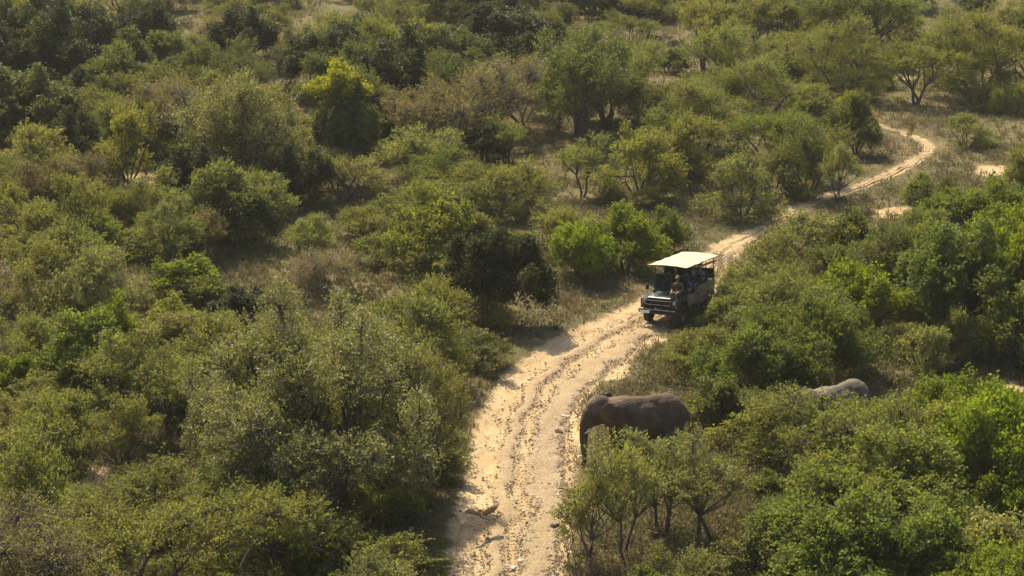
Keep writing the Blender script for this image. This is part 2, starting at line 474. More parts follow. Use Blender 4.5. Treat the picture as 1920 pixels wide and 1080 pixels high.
def make_plant(kind, W, H, nleaf, seed):
    """returns (trunk mesh, crown mesh)"""
    r = np.random.default_rng(seed)
    hw = W / 2
    lumps = []
    if kind == 'thorn_tree':
        nl = 18; zlo, zhi = .42, .86
        for i in range(nl):
            a = 2.4 * i + r.uniform(-.4, .4); q = math.sqrt((i + .5) / nl) * hw * .80
            z = H * (zhi - (zhi - zlo) * (q / hw) ** 1.6 * r.uniform(.3, 1.0)) + r.normal(0, .04) * H
            lumps.append((q * math.cos(a), q * math.sin(a), z, hw * r.uniform(.22, .36), H * r.uniform(.08, .14)))
        shoot, spread, ls, stems = .22, .065, (.085, .042), 2 + seed % 2
    elif kind == 'thorn_bush':
        nl = 17
        for i in range(nl):
            a = 2.4 * i + r.uniform(-.5, .5); q = math.sqrt((i + .5) / nl) * hw * .84
            z = H * r.uniform(.14, .80) * (1 - .35 * (q / hw) ** 2)
            if q < hw * .5: z = H * r.uniform(.55, .85)
            lumps.append((q * math.cos(a), q * math.sin(a), z, hw * r.uniform(.22, .36), H * r.uniform(.13, .24)))
        shoot, spread, ls, stems = .22, .06, (.085, .045), 5
    elif kind == 'leafy_bush':
        nl = 26
        for i in range(nl):
            a = 2.4 * i + r.uniform(-.5, .5); t = (i + .5) / nl
            q = math.sqrt(t) * hw * .82
            z = H * (.82 * math.sqrt(max(0, 1 - (q / hw) ** 2)) * r.uniform(.55, 1.0))
            lumps.append((q * math.cos(a), q * math.sin(a), max(z, .16 * H), hw * r.uniform(.18, .33), H * r.uniform(.14, .24)))
        shoot, spread, ls, stems = .14, .12, (.118, .066), 5
    elif kind in ('evergreen_tree', 'silver_tree'):
        nl = 34 if W < 8 else 60
        for i in range(nl):
            a = 2.4 * i + r.uniform(-.6, .6); t = (i + .5) / nl
            q = math.sqrt(t) * hw * .84
            z = H * (.24 + .64 * math.sqrt(max(0, 1 - (q / hw) ** 2)) * r.uniform(.35, 1.0))
            sz = (.16, .28) if W < 8 else (.11, .22)
            lumps.append((q * math.cos(a), q * math.sin(a), z, hw * r.uniform(*sz), H * r.uniform(sz[0] * .8, sz[1] * .75)))
        shoot, spread, ls, stems = (.14, .10, (.12, .07), 3) if kind == 'evergreen_tree' else (.20, .11, (.092, .046), 4)
    elif kind == 'dry_bush':
        nl = 14
        for i in range(nl):
            a = 2.4 * i + r.uniform(-.5, .5); q = math.sqrt((i + .5) / nl) * hw * .8
            lumps.append((q * math.cos(a), q * math.sin(a), H * r.uniform(.4, .82) * (1 - .3 * (q / hw) ** 2), hw * r.uniform(.25, .4), H * r.uniform(.12, .22)))
        shoot, spread, ls, stems = .26, .06, (.07, .04), 6
    elif kind == 'sapling':
        nl = 6
        for i in range(nl):
            a = 2.4 * i; z = H * (.45 + .48 * i / nl); q = hw * .45 * (1 - i / nl * .6)
            lumps.append((q * math.cos(a), q * math.sin(a), z, hw * .5, H * .10))
        shoot, spread, ls, stems = .2, .05, (.08, .045), 1
    L = np.array(lumps)
    an = np.arctan2(L[:, 1], L[:, 0]); ph = r.uniform(0, 6.28, 2)
    md = 1 + .22 * np.sin(2 * an + ph[0]) + .14 * np.sin(3 * an + ph[1])
    L[:, 0] = L[:, 0] * md + .10 * hw * r.normal(); L[:, 1] = L[:, 1] * md + .10 * hw * r.normal()
    if kind != 'sapling': L[:, 2] *= 1 + r.normal(0, .035 if kind == 'silver_tree' else .08, len(L)); L[:, 3] *= r.uniform(.75, 1.2, len(L))
    # keep the silhouette uneven: drop one or two lumps, swell another
    keep = r.random(len(L)) > .13; keep[0] = True
    L = L[keep]
    per = {'thorn_tree': 15, 'thorn_bush': 15, 'leafy_bush': 16, 'evergreen_tree': 18, 'silver_tree': 16, 'dry_bush': 12, 'sapling': 14}[kind]
    nleaf = int(nleaf * {'thorn_tree': 1.6, 'thorn_bush': 1.75}.get(kind, 2.2)); nsh = max(12, nleaf // per)
    wgt = L[:, 3] ** 2 * L[:, 4]; wgt = wgt ** .7; wgt /= wgt.sum()
    li = r.choice(len(L), nsh, p=wgt)
    d = unit(r.normal(0, 1, (nsh, 3)) + [0, 0, .35])
    rad = np.stack([L[li, 3], L[li, 3], L[li, 4]], 1)
    end = L[li, :3] + d * rad * (r.uniform(.5, 1.1, (nsh, 1)) + .35 * (r.random((nsh, 1)) > .93))
    outward = unit(end - [0, 0, H * .25])
    dirs = unit(outward + d * .5 + r.normal(0, .35, (nsh, 3)))
    dirs[:, 2] *= .7
    slen = shoot * W ** .45 * r.uniform(.6, 1.6, (nsh, 1))
    start = end - dirs * slen
    end = end + dirs * slen * .35
    end[:, 2] = np.maximum(end[:, 2], .08 * H)
    # leaves
    t = r.uniform(.1, 1.02, (nsh, per, 1)) ** .8
    C = start[:, None] * (1 - t) + end[:, None] * t + r.normal(0, 1, (nsh, per, 3)) * spread * np.array([1, 1, .7]) * (1.15 - .6 * t)
    C = C.reshape(-1, 3)
    D = unit(np.repeat(dirs, per, 0) + r.normal(0, .8, (nsh * per, 3)))
    nL = len(C)
    LL = .72 * ls[0] * r.uniform(.5, 1.45, nL) * (min(W, 6) ** .18); WW = .74 * ls[1] * r.uniform(.55, 1.4, nL) * (min(W, 6) ** .18) * 1.25
    ok = C[:, 2] > .03
    C, D, LL, WW = C[ok], D[ok], LL[ok], WW[ok]
    Vl, Fl = leaf_quads(C, D, LL, WW, r)
    shoot_t = np.repeat(r.beta(2.2, 2.2, nsh), per)[ok]; lump_t = np.repeat(r.random(len(L))[li], per)[ok]
    tint = np.clip(.45 * shoot_t + .25 * lump_t + .3 * r.random(len(C)), 0, 1)
    age = np.clip(np.repeat(r.random(nsh) ** 3, per)[ok] * .8 + .35 * (lump_t > .86) + .1 * r.random(len(C)), 0, 1)
    crown = mesh_np('crown', Vl, Fl, M['silver_leaf'] if kind == 'silver_tree' else M['waxy_leaf'] if kind == 'evergreen_tree' else M['leaf'],
                    {'tint': ('FACE', tint), 'age': ('FACE', age)})
    # stems
    mb = MB()
    thick = {'thorn_tree': .024, 'thorn_bush': .016, 'leafy_bush': .018, 'evergreen_tree': .05, 'silver_tree': .036, 'dry_bush': .013, 'sapling': .016}[kind]
    tr_r = thick * W ** .8
    order = np.argsort(np.arctan2(L[:, 1], L[:, 0]))
    forks = []
    for k in range(stems):
        a = 2 * math.pi * k / stems + r.uniform(-.4, .4)
        lean = (.16 if kind in ('thorn_tree', 'evergreen_tree', 'silver_tree') else .42) * hw
        if stems == 1: lean = .03
        b0 = np.array([math.cos(a) * tr_r * .7, math.sin(a) * tr_r * .7, -.15])
        fz = H * r.uniform(.22, .5)
        f = np.array([math.cos(a) * lean, math.sin(a) * lean, fz])
        m1 = b0 * .6 + f * .4 + r.normal(0, .035 * H, 3) * [1, 1, .3]
        mb.tube([b0, m1, f], [tr_r * 1.25, tr_r, tr_r * .75], 7)
        forks.append(f)
    forks = np.array(forks)
    for l in L:
        f = forks[np.argmin(np.linalg.norm((forks - l[:3]) * [1, 1, .2], axis=1))]
        mid = f * .5 + l[:3] * .5 + r.normal(0, .05 * W, 3) * [1, 1, .4] - [0, 0, .02 * H]
        mb.tube([f, mid, l[:3]], [tr_r * .6, tr_r * .4, tr_r * .2], 5)
    nd = int(nsh * (.9 if kind == 'dry_bush' else .45))
    tv, tf = twigs(L[li[:nd], :3], start[:nd] * .3 + end[:nd] * .7, .006 * W ** .5)
    v0 = np.array([tuple(p) for p in mb.v]); base = len(v0)
    tri = []
    quads = [f for f in mb.f if len(f) == 4]
    Va = np.concatenate([v0, tv]); Fa = np.concatenate([np.array(quads), tf + base])
    trunk = mesh_np('trunk', Va, Fa, M['grey_bark'] if kind == 'dry_bush' and seed % 2 == 0 else M['bark'], None, True)
    return trunk, crown

PROTO = {}
def proto(kind, W, H, nleaf, count, seed):
    for i in range(count):
        PROTO.setdefault(kind, []).append((W, H, make_plant(kind, W, H, nleaf, seed + i)))
proto('thorn_bush', 2.2, 1.6, 4200, 2, 100)
proto('thorn_bush', 4.2, 2.6, 9500, 8, 110)
proto('thorn_bush', 7.0, 4.0, 19000, 2, 120)
proto('thorn_tree', 3.2, 3.2, 5600, 2, 200)
proto('thorn_tree', 5.2, 4.6, 12000, 4, 210)
proto('leafy_bush', 2.4, 1.9, 4200, 2, 300)
proto('leafy_bush', 4.6, 3.0, 11000, 5, 310)
proto('leafy_bush', 7.5, 4.4, 22000, 2, 320)
proto('evergreen_tree', 4.6, 4.0, 15000, 4, 400)
proto('silver_tree', 6.0, 5.0, 15000, 2, 500)
proto('silver_tree', 11.0, 7.5, 46000, 1, 510)
proto('dry_bush', 2.6, 2.0, 2000, 2, 600)
proto('dry_bush', 5.5, 4.6, 8000, 2, 610)
proto('sapling', 1.2, 2.2, 700, 2, 700)

COL = {'O': (.156, .162, .045), 'P': (.190, .190, .072), 'G': (.112, .140, .025), 'B': (.132, .170, .013), 'D': (.025, .037, .012),
       'S': (.160, .160, .057), 'R': (.150, .126, .068), 'Y': (.24, .24, .016), 'M': (.096, .106, .035), 'L': (.162, .174, .034)}
NAMES = {'thorn_bush': ('thorn_bush', 'bush'), 'thorn_tree': ('thorn_tree', 'tree'), 'leafy_bush': ('leafy_bush', 'bush'), 'evergreen_tree': ('evergreen_tree', 'tree'),
         'silver_tree': ('silver_leaf_tree', 'tree'), 'dry_bush': ('dry_bush', 'bush'), 'sapling': ('sapling', 'sapling')}
placed = []     # (x, y, radius, rect px, kind, colour)
used = {}
def plant(kind, pos, Wm, Hm, ckey, label, group=None, rz=None, pick=None):
    opts = PROTO[kind]
    best = min(abs(math.log(o[0] / Wm)) for o in opts)
    near = [i for i, o in enumerate(opts) if abs(math.log(o[0] / Wm)) < best + .02]
    i = near[pick % len(near)] if pick is not None else random.choice(near)
    W0, H0, (tm, cm) = opts[i]
    name, cat = NAMES[kind]
    root = thing(name, label, cat, pos, (0, 0, random.uniform(0, 6.28) if rz is None else rz), group)
    ex = random.uniform(.86, 1.16)
    root.scale = (Wm / W0 * ex, Wm / W0 / ex, Hm / H0)
    root.location.z -= .04
    t = link('trunk', tm, root); c = link('crown', cm, root)
    base = COL[ckey]
    k = random.uniform(.86, 1.14); hsh = random.uniform(-.07, .07)
    c.color = (base[0] * k * (1 + hsh), base[1] * k, base[2] * k * (1 - hsh * .5), 1)
    u, v, dep = proj(pos); s = F / dep
    placed.append((pos[0], pos[1], Wm / 2, (u - Wm * s / 2, v - Hm * s, u + Wm * s / 2, v), kind, ckey))
    return root
def plant_px(kind, px, py, wpx, hpx, ckey, label, group=None, **kw):
    p = at(px, py); s = ppm(p)
    dep = math.atan2(CAMH - p.z, p.y)
    H_ = hpx / s / math.cos(dep)
    return plant(kind, p, wpx / s, H_, ckey, label, group, **kw)

# ------------------------------------------------------------------ the plants one can single out
HAND = [
 # right foreground
 ('thorn_tree', 1176, 1056, 160, 222, 'P', 'slender thorn tree with a forked V trunk in front of the walking elephant'),
 ('thorn_tree', 1104, 1056, 130, 158, 'P', 'shorter sparse thorn tree at the track edge left of the V-trunked thorn tree'),
 ('leafy_bush', 1292, 604, 46, 34, 'L', 'small yellow-green plant by the rear wheel of the safari truck'),
 ('thorn_bush', 1350, 612, 90, 60, 'O', 'small olive bush on the near verge right of the truck'),
 ('thorn_bush', 1376, 560, 90, 66, 'O', 'olive bush at the track edge just behind the truck'),
 ('thorn_tree', 1244, 1003, 190, 170, 'P', 'thin thorn tree with a low forked stem just right of the V-trunked thorn tree'),
 ('thorn_tree', 1312, 1030, 205, 185, 'P', 'thorn tree with one straight dark trunk, third from the track in the near row'),
 ('sapling', 1076, 1058, 74, 128, 'O', 'small grey-green sapling at the track edge, left of the V-trunked thorn tree'),
 ('thorn_bush', 1570, 900, 350, 196, 'O', 'wide grey-green thorn bush hiding the legs of the half hidden elephant'),
 ('thorn_bush', 1430, 850, 150, 100, 'O', 'grey-green thorn bush right behind the tail of the walking elephant'),
 ('leafy_bush', 1640, 1000, 420, 200, 'L', 'broad yellow-green leafy bush right of the three near thorn trees'),
 ('leafy_bush', 1830, 950, 270, 235, 'B', 'tall bright green leafy bush at the far right of the near thicket'),
 ('leafy_bush', 1785, 850, 210, 155, 'B', 'bright green leafy bush right of the half hidden elephant'),
 ('leafy_bush', 1560, 1120, 330, 185, 'G', 'green leafy bush lowest in the photo, right of the straight-trunked thorn tree'),
 ('leafy_bush', 1730, 1130, 260, 175, 'G', 'dense green leafy bush low down below the broad yellow-green bush'),
 ('leafy_bush', 1875, 1110, 190, 160, 'P', 'pale olive leafy bush in the lowest right corner of the thicket'),
 ('thorn_bush', 1430, 1085, 190, 115, 'O', 'low olive thorn bush right of the foot of the straight-trunked thorn tree'),
 ('leafy_bush', 1885, 1005, 130, 110, 'B', 'small bright green bush squeezed beneath the tall bright green bush'),
 # middle right
 ('leafy_bush', 1520, 712, 290, 165, 'G', 'wide fresh green bush between the safari truck and the half hidden elephant'),
 ('leafy_bush', 1395, 745, 200, 135, 'G', 'green bush with a shaded foot just behind the back of the walking elephant'),
 ('thorn_bush', 1320, 700, 190, 95, 'O', 'olive thorn bush above the back of the walking elephant'),
 ('leafy_bush', 1345, 800, 130, 105, 'M', 'dark green bush in shade at the tail of the walking elephant'),
 ('thorn_bush', 1730, 705, 120, 105, 'P', 'pale grey-green thorn bush above the half hidden elephant'),
 ('thorn_bush', 1800, 690, 78, 120, 'P', 'narrow upright pale thorn bush beside the big green tree on the right'),
 ('thorn_bush', 1420, 530, 150, 85, 'O', 'olive thorn bush just behind and right of the safari truck'),
 ('thorn_bush', 1500, 485, 200, 85, 'O', 'wide olive thorn bush on the near side of the track behind the truck'),
 ('thorn_bush', 1455, 590, 190, 95, 'O', 'olive thorn bush right of the rear wheel of the safari truck'),
 ('thorn_bush', 1570, 580, 190, 120, 'M', 'dark olive thorn bush second to the right of the truck'),
 ('leafy_bush', 1590, 480, 120, 80, 'G', 'round green bush in front of the pale bare loop of track'),
 ('evergreen_tree', 1770, 640, 250, 235, 'G', 'big green leafy tree shading the ground on the right above the near thicket'),
 ('leafy_bush', 1880, 650, 180, 250, 'B', 'tall bright green tree-like bush at the right edge beside the big green tree'),
 ('thorn_bush', 1650, 560, 190, 145, 'M', 'dark green thorn bush left of the big green tree on the right'),
 ('leafy_bush', 1830, 445, 210, 110, 'B', 'bright green bush below the bare sandy patch at the right edge'),
 ('leafy_bush', 1715, 395, 74, 70, 'G', 'small upright green bush beside the pale bare loop of track'),
 ('leafy_bush', 1720, 465, 130, 70, 'L', 'light green bush right of the pale bare loop of track'),
 ('thorn_tree', 1568, 388, 92, 112, 'P', 'small pale thorn tree with a dark trunk beside the middle of the far track'),
 ('sapling', 1708, 278, 26, 60, 'R', 'bare thin sapling standing inside the bend of the far track'),
 # middle, left of the truck
 ('leafy_bush', 1092, 522, 150, 116, 'B2', 'bright green bush at the left end of the row left of the truck roof'),
 ('leafy_bush', 1170, 505, 160, 112, 'B2', 'bright green bush in the middle of the row left of the truck roof'),
 ('leafy_bush', 1245, 482, 90, 92, 'G', 'darker green bush right behind the pale roof of the truck'),
 ('evergreen_tree', 920, 600, 205, 178, 'D', 'round very dark evergreen left of the track and the bright green row'),
 ('thorn_bush', 922, 612, 118, 92, 'P', 'pale fan-shaped thorn bush in front of the round very dark evergreen'),
 ('thorn_bush', 818, 628, 150, 110, 'O', 'olive thorn bush with dark stems left of the pale fan-shaped bush'),
 ('thorn_bush', 880, 690, 140, 70, 'M', 'low olive thorn bush by the track below the pale fan-shaped bush'),
 # big tree on the left
 ('silver_tree', 625, 955, 530, 400, 'S', 'huge silver-leaved tree left of the track, throwing a dark shadow onto it'),
 ('silver_tree', 440, 900, 250, 230, 'S', 'silver-leaved tree leaning against the left flank of the huge silver-leaved tree'),
 ('silver_tree', 798, 938, 200, 285, 'S', 'silver-leaved tree overhanging the left edge of the track'),
 ('leafy_bush', 735, 985, 130, 95, 'L', 'yellow-green undergrowth bush under the crown edge of the huge silver-leaved tree'),
 ('leafy_bush', 480, 940, 130, 95, 'G', 'green undergrowth bush under the left side of the huge silver-leaved tree'),
 ('leafy_bush', 170, 742, 230, 165, 'G', 'dark green leafy bush with bright tips at the far left, left of the silver trees'),
 ('leafy_bush', 220, 672, 90, 110, 'B', 'bright green bush poking up behind the dark bush with bright tips'),
 ('leafy_bush', 35, 745, 110, 90, 'B', 'bright green bush at the left edge beside the dark bush with bright tips'),
 ('evergreen_tree', 470, 610, 120, 75, 'D', 'small dark evergreen bush above the silver-leaved trees'),
 ('leafy_bush', 330, 560, 140, 85, 'B', 'fresh green bush left of the dry grass clearing'),
 ('leafy_bush', 120, 690, 110, 80, 'M', 'dull green bush behind the dark bush with bright tips'),
 # lower left
 ('thorn_bush', 540, 1130, 430, 190, 'Y2', 'broad yellowish olive bush lowest in the photo under the silver trees'),
 ('thorn_bush', 250, 1140, 420, 210, 'O', 'broad olive thorn bush at the lower left of the photo'),
 ('thorn_bush', 60, 1050, 250, 210, 'O', 'tall olive thorn bush in the lower left corner'),
 ('thorn_bush', 320, 990, 260, 120, 'O', 'olive thorn bush below the silver-leaved tree on the left flank'),
 ('thorn_tree', 232, 905, 150, 150, 'O', 'thorn tree with a bent dark trunk by the sandy bare patch on the left'),
 ('leafy_bush', 30, 1020, 80, 80, 'B', 'small bright green bush at the left edge near the lower corner'),
 ('leafy_bush', 690, 1090, 140, 84, 'L', 'light green broad-leaved bush at the lower track edge beneath the tree shadow'),
 ('leafy_bush', 590, 1095, 130, 100, 'L', 'light green bush left of the broad-leaved bush at the lower track edge'),
 ('thorn_bush', 100, 880, 220, 140, 'O', 'olive thorn bush left of the sandy bare patch'),
 ('thorn_tree', 310, 830, 170, 150, 'O', 'thorn tree with two thin dark trunks left of the silver-leaved trees'),
 # upper left woodland
 ('evergreen_tree', 55, 175, 170, 175, 'D', 'very dark evergreen tree in the upper left corner'),
 ('evergreen_tree', 145, 335, 120, 125, 'D', 'small dark green evergreen at the left edge of the upper woodland'),
 ('evergreen_tree', 690, 150, 180, 115, 'D', 'broad dark evergreen right of the bare tan slope at the top'),
 ('evergreen_tree', 950, 120, 210, 115, 'D', 'dark evergreen at the top middle of the upper woodland'),
 ('silver_tree', 1085, 258, 215, 215, 'G', 'big glossy green tree with a black shaded right side in the upper middle'),
 ('dry_bush', 890, 275, 210, 190, 'R', 'big brownish twiggy tree left of the glossy green tree'),
 ('dry_bush', 760, 300, 190, 150, 'R', 'brownish olive twiggy tree right of the yellow-topped tree'),
 ('silver_tree', 480, 360, 230, 230, 'S', 'pale silver-leaved tree in the upper woodland left of the yellow-topped tree'),
 ('evergreen_tree', 640, 345, 140, 200, 'M', 'yellow-topped tree with a black shaded foot in the upper woodland'),
 ('dry_bush', 320, 290, 210, 180, 'R', 'brownish thin-leaved tree left of the pale silver-leaved tree'),
 ('thorn_bush', 240, 340, 150, 140, 'O', 'olive tree below the brownish thin-leaved tree'),
 ('thorn_bush', 80, 360, 170, 140, 'P', 'pale olive bush at the left edge under the small dark evergreen'),
 ('evergreen_tree', 370, 395, 150, 130, 'D', 'dark evergreen in the shade below the pale silver-leaved tree'),
 ('evergreen_tree', 560, 390, 130, 110, 'D', 'dark evergreen in the shade below the yellow-topped tree'),
 ('thorn_bush', 480, 420, 160, 100, 'O', 'spreading olive thorn bush in front of the two shaded evergreens'),
 ('thorn_tree', 950, 312, 100, 88, 'L', 'small flat-topped light green thorn tree at the tan grassy gap'),
 ('thorn_tree', 1046, 245, 80, 72, 'P', 'small pale round thorn tree against the black shade of the glossy tree'),
 ('thorn_tree', 1090, 370, 120, 110, 'O', 'small thorn tree with dark V stems in the middle of the photo'),
 ('thorn_tree', 160, 500, 130, 160, 'O', 'tall thin thorn tree with dark bare trunks left of the dry clearing'),
 ('thorn_tree', 395, 490, 100, 100, 'R', 'nearly bare thorn tree with dark stems at the head of the dry clearing'),
 # upper right
 ('thorn_tree', 1320, 136, 160, 140, 'O', 'umbrella thorn tree leftmost in the row along the top right'),
 ('thorn_tree', 1362, 128, 150, 150, 'O', 'umbrella thorn tree with a thick double trunk, second in the top right row'),
 ('thorn_tree', 1422, 112, 140, 130, 'O', 'umbrella thorn tree third from the left in the top right row'),
 ('thorn_tree', 1482, 110, 150, 130, 'G', 'umbrella thorn tree fourth from the left in the top right row'),
 ('thorn_tree', 1560, 105, 150, 125, 'O', 'umbrella thorn tree fifth from the left in the top right row'),
 ('thorn_tree', 1640, 114, 170, 140, 'G', 'umbrella thorn tree with one stout trunk, rightmost in the top right row'),
 ('thorn_tree', 1717, 196, 160, 114, 'L', 'lone umbrella thorn on the open grass above the track bend'),
 ('thorn_tree', 1850, 170, 150, 130, 'O', 'umbrella thorn with dark stems at the right edge above the open grass'),
 ('thorn_bush', 1785, 105, 170, 80, 'P', 'pale olive bush between the top right row and the right edge'),
 ('evergreen_tree', 1830, 35, 80, 50, 'M', 'small dark round bush on the tan slope in the top right corner'),
 ('thorn_bush', 1895, 215, 90, 60, 'L', 'light green bush at the right edge beside the open grass'),
 ('thorn_tree', 1215, 72, 130, 90, 'O', 'dark-stemmed thorn tree just right of the glossy tree at the top'),
 ('thorn_bush', 1390, 405, 160, 120, 'P', 'yellowish olive thorn bush on the left verge of the far track'),
 ('thorn_bush', 1520, 358, 150, 130, 'M', 'dark thorn bush left of the small pale track-side tree'),
 ('leafy_bush', 1605, 290, 110, 120, 'M', 'dark green bush left of the top bend of the track'),
 ('thorn_bush', 1440, 300, 180, 110, 'G', 'green thorn bush in the thicket left of the far track'),
 ('thorn_bush', 1205, 372, 170, 130, 'O', 'olive thorn bush right of the thorn tree with V stems'),
 ('thorn_bush', 1300, 340, 170, 130, 'O', 'olive thorn bush behind the yellowish bush on the left verge'),
 ('thorn_bush', 1200, 215, 200, 120, 'O', 'wide olive thorn bush right of the glossy green tree'),
 ('thorn_bush', 1330, 225, 180, 90, 'O', 'low olive thorn bush under the umbrella thorn row'),
 ('thorn_bush', 1480, 150, 100, 50, 'G', 'small green bush in front of the umbrella thorn row'),
 ('leafy_bush', 1590, 225, 70, 50, 'Y', 'small yellow-green bush above the top end of the track'),
 ('thorn_bush', 1815, 275, 120, 60, 'O', 'olive thorn bush above the sandy patch at the right edge'),
 ('thorn_bush', 1912, 350, 60, 74, 'O', 'thorn bush with a bare branch beside the sandy patch'),
]
COL['B2'] = (.148, .195, .014)
COL['Y2'] = (.170, .172, .036)
for i, (k, px, py, wp, hp, ck, lab) in enumerate(HAND):
    plant_px(k, px, py, wp, hp, ck, lab, pick=i)
# the yellow creeper over the top of one tree: a part of that tree
for o in list(col.objects):
    if o.get('label', '').startswith('yellow-topped tree'):
        W0, H0, (tm, cm) = PROTO['leafy_bush'][0]
        y = link('creeper', cm, o, (0.1, -.2, 3.0)); y.color = (*COL['Y'], 1); y.scale = (1.5, 1.3, .75)
        y['label'] = 'bright yellow-green creeper'

# ------------------------------------------------------------------ the rest of the thicket, one plant at a time
LAND = [  # (px, py, phrase)
 (1270, 540, 'the safari truck'), (920, 520, 'the round dark evergreen'), (620, 760, 'the huge silver-leaved tree'), (1190, 780, 'the walking elephant'), (1565, 720, 'the half hidden elephant'),
 (640, 230, 'the yellow-topped tree'), (1085, 150, 'the glossy green tree'), (1717, 150, 'the lone umbrella thorn'), (470, 490, 'the dry grass clearing'), (1740, 280, 'the track bend'),
 (170, 650, 'the bright-tipped bush'), (480, 250, 'the silver tree'), (890, 190, 'the brown twiggy tree'), (1480, 70, 'the umbrella thorn row'), (55, 80, 'the upper left evergreen'),
 (1160, 460, 'the bright green row'), (1780, 540, 'the big green tree'), (1568, 330, 'the pale track-side tree'), (1090, 320, 'the V-stemmed thorn tree'), (182, 895, 'the sandy patch'),
 (1862, 322, 'the edge sand patch'), (690, 100, 'the broad dark evergreen'), (1640, 900, 'the yellow-green bush'), (950, 270, 'the flat-topped thorn tree'), (330, 520, 'the fresh green bush')]
CLEAR = [(460, 525, 85, 60), (1110, 570, 110, 70), (1130, 690, 90, 70), (1190, 800, 120, 70), (1760, 250, 130, 62), (1290, 420, 60, 40), (1650, 380, 110, 40), (1240, 640, 60, 40),
         (1230, 1010, 200, 90), (1010, 285, 60, 28), (265, 340, 40, 22), (182, 890, 44, 40), (640, 22, 40, 10), (1862, 322, 80, 36), (1820, 50, 80, 30), (1150, 250, 20, 20),
         (970, 640, 60, 40), (1300, 60, 60, 30), (1700, 215, 70, 24), (1895, 725, 40, 30), (700, 1010, 170, 50), (1070, 330, 60, 30), (940, 720, 60, 60), (915, 500, 60, 50), (920, 610, 70, 40), (1160, 450, 90, 40), (940, 640, 60, 30)]
road_px = []
for i in range(0, n_along, 4):
    for t in (.15, .5, .85):
        q = eL[i] * (1 - t) + eR[i] * t
        u, v, _ = proj((q[0], q[1], hgt(*q)))
        road_px.append((u, v))
road_px = np.array(road_px)
KEEP = [(1195, 470, 1345, 606), (1095, 728, 1285, 850), (1512, 704, 1618, 735)] + [(x - 20, y - 12, x + 20, y) for x, y in ((1090, 365), (1717, 190), (1568, 380))]
def fits(p, Wm, Hm):
    u, v, dep = proj(p); s = F / dep
    if not (-90 < u < 2010 and -40 < v < 1240): return False
    w2, h2 = Wm * s / 2, Hm * s
    x0, x1, y0, y1 = u - w2 * .9, u + w2 * .9, v - h2 * .92, v
    if float(road_signed(np.array([p[0]]), np.array([p[1]]))[0]) < Wm * .42: return False
    ins = (road_px[:, 0] > x0) & (road_px[:, 0] < x1) & (road_px[:, 1] > y0) & (road_px[:, 1] < y1)
    if ins.any(): return False
    for a, b, c, d in KEEP:
        if x0 < c and x1 > a and y0 < d and y1 > b - 4 and v > b + 20: return False
    for cx, cy, rx, ry in CLEAR:
        if ((u - cx) / (rx + w2 * .5)) ** 2 + ((v - cy) / ry) ** 2 < 1: return False
        if x0 < cx < x1 and y0 < cy < y1: return False
    for x, y, r, *_ in placed:
        dd = math.hypot(p[0] - x, p[1] - y)
        if dd < (r + Wm / 2) * (.40 if v < 330 and u < 1200 else .46 if v < 620 else .53) : return False
    return True
SIZEW = lambda H: 'low' if H < 1.5 else 'mid-sized' if H < 2.5 else 'tall'
CNAME = {'O': 'olive', 'P': 'pale olive', 'G': 'green', 'B': 'bright green', 'D': 'very dark', 'S': 'silvery', 'R': 'brownish', 'Y': 'yellow-green', 'M': 'dull dark green', 'L': 'light green', 'Y2': 'yellowish olive'}
KNAME = {'thorn_bush': 'thorn bush', 'thorn_tree': 'thorn tree', 'leafy_bush': 'leafy bush', 'evergreen_tree': 'evergreen', 'silver_tree': 'tree', 'dry_bush': 'twiggy bush', 'sapling': 'sapling'}
fill = []
fr = np.random.default_rng(77)
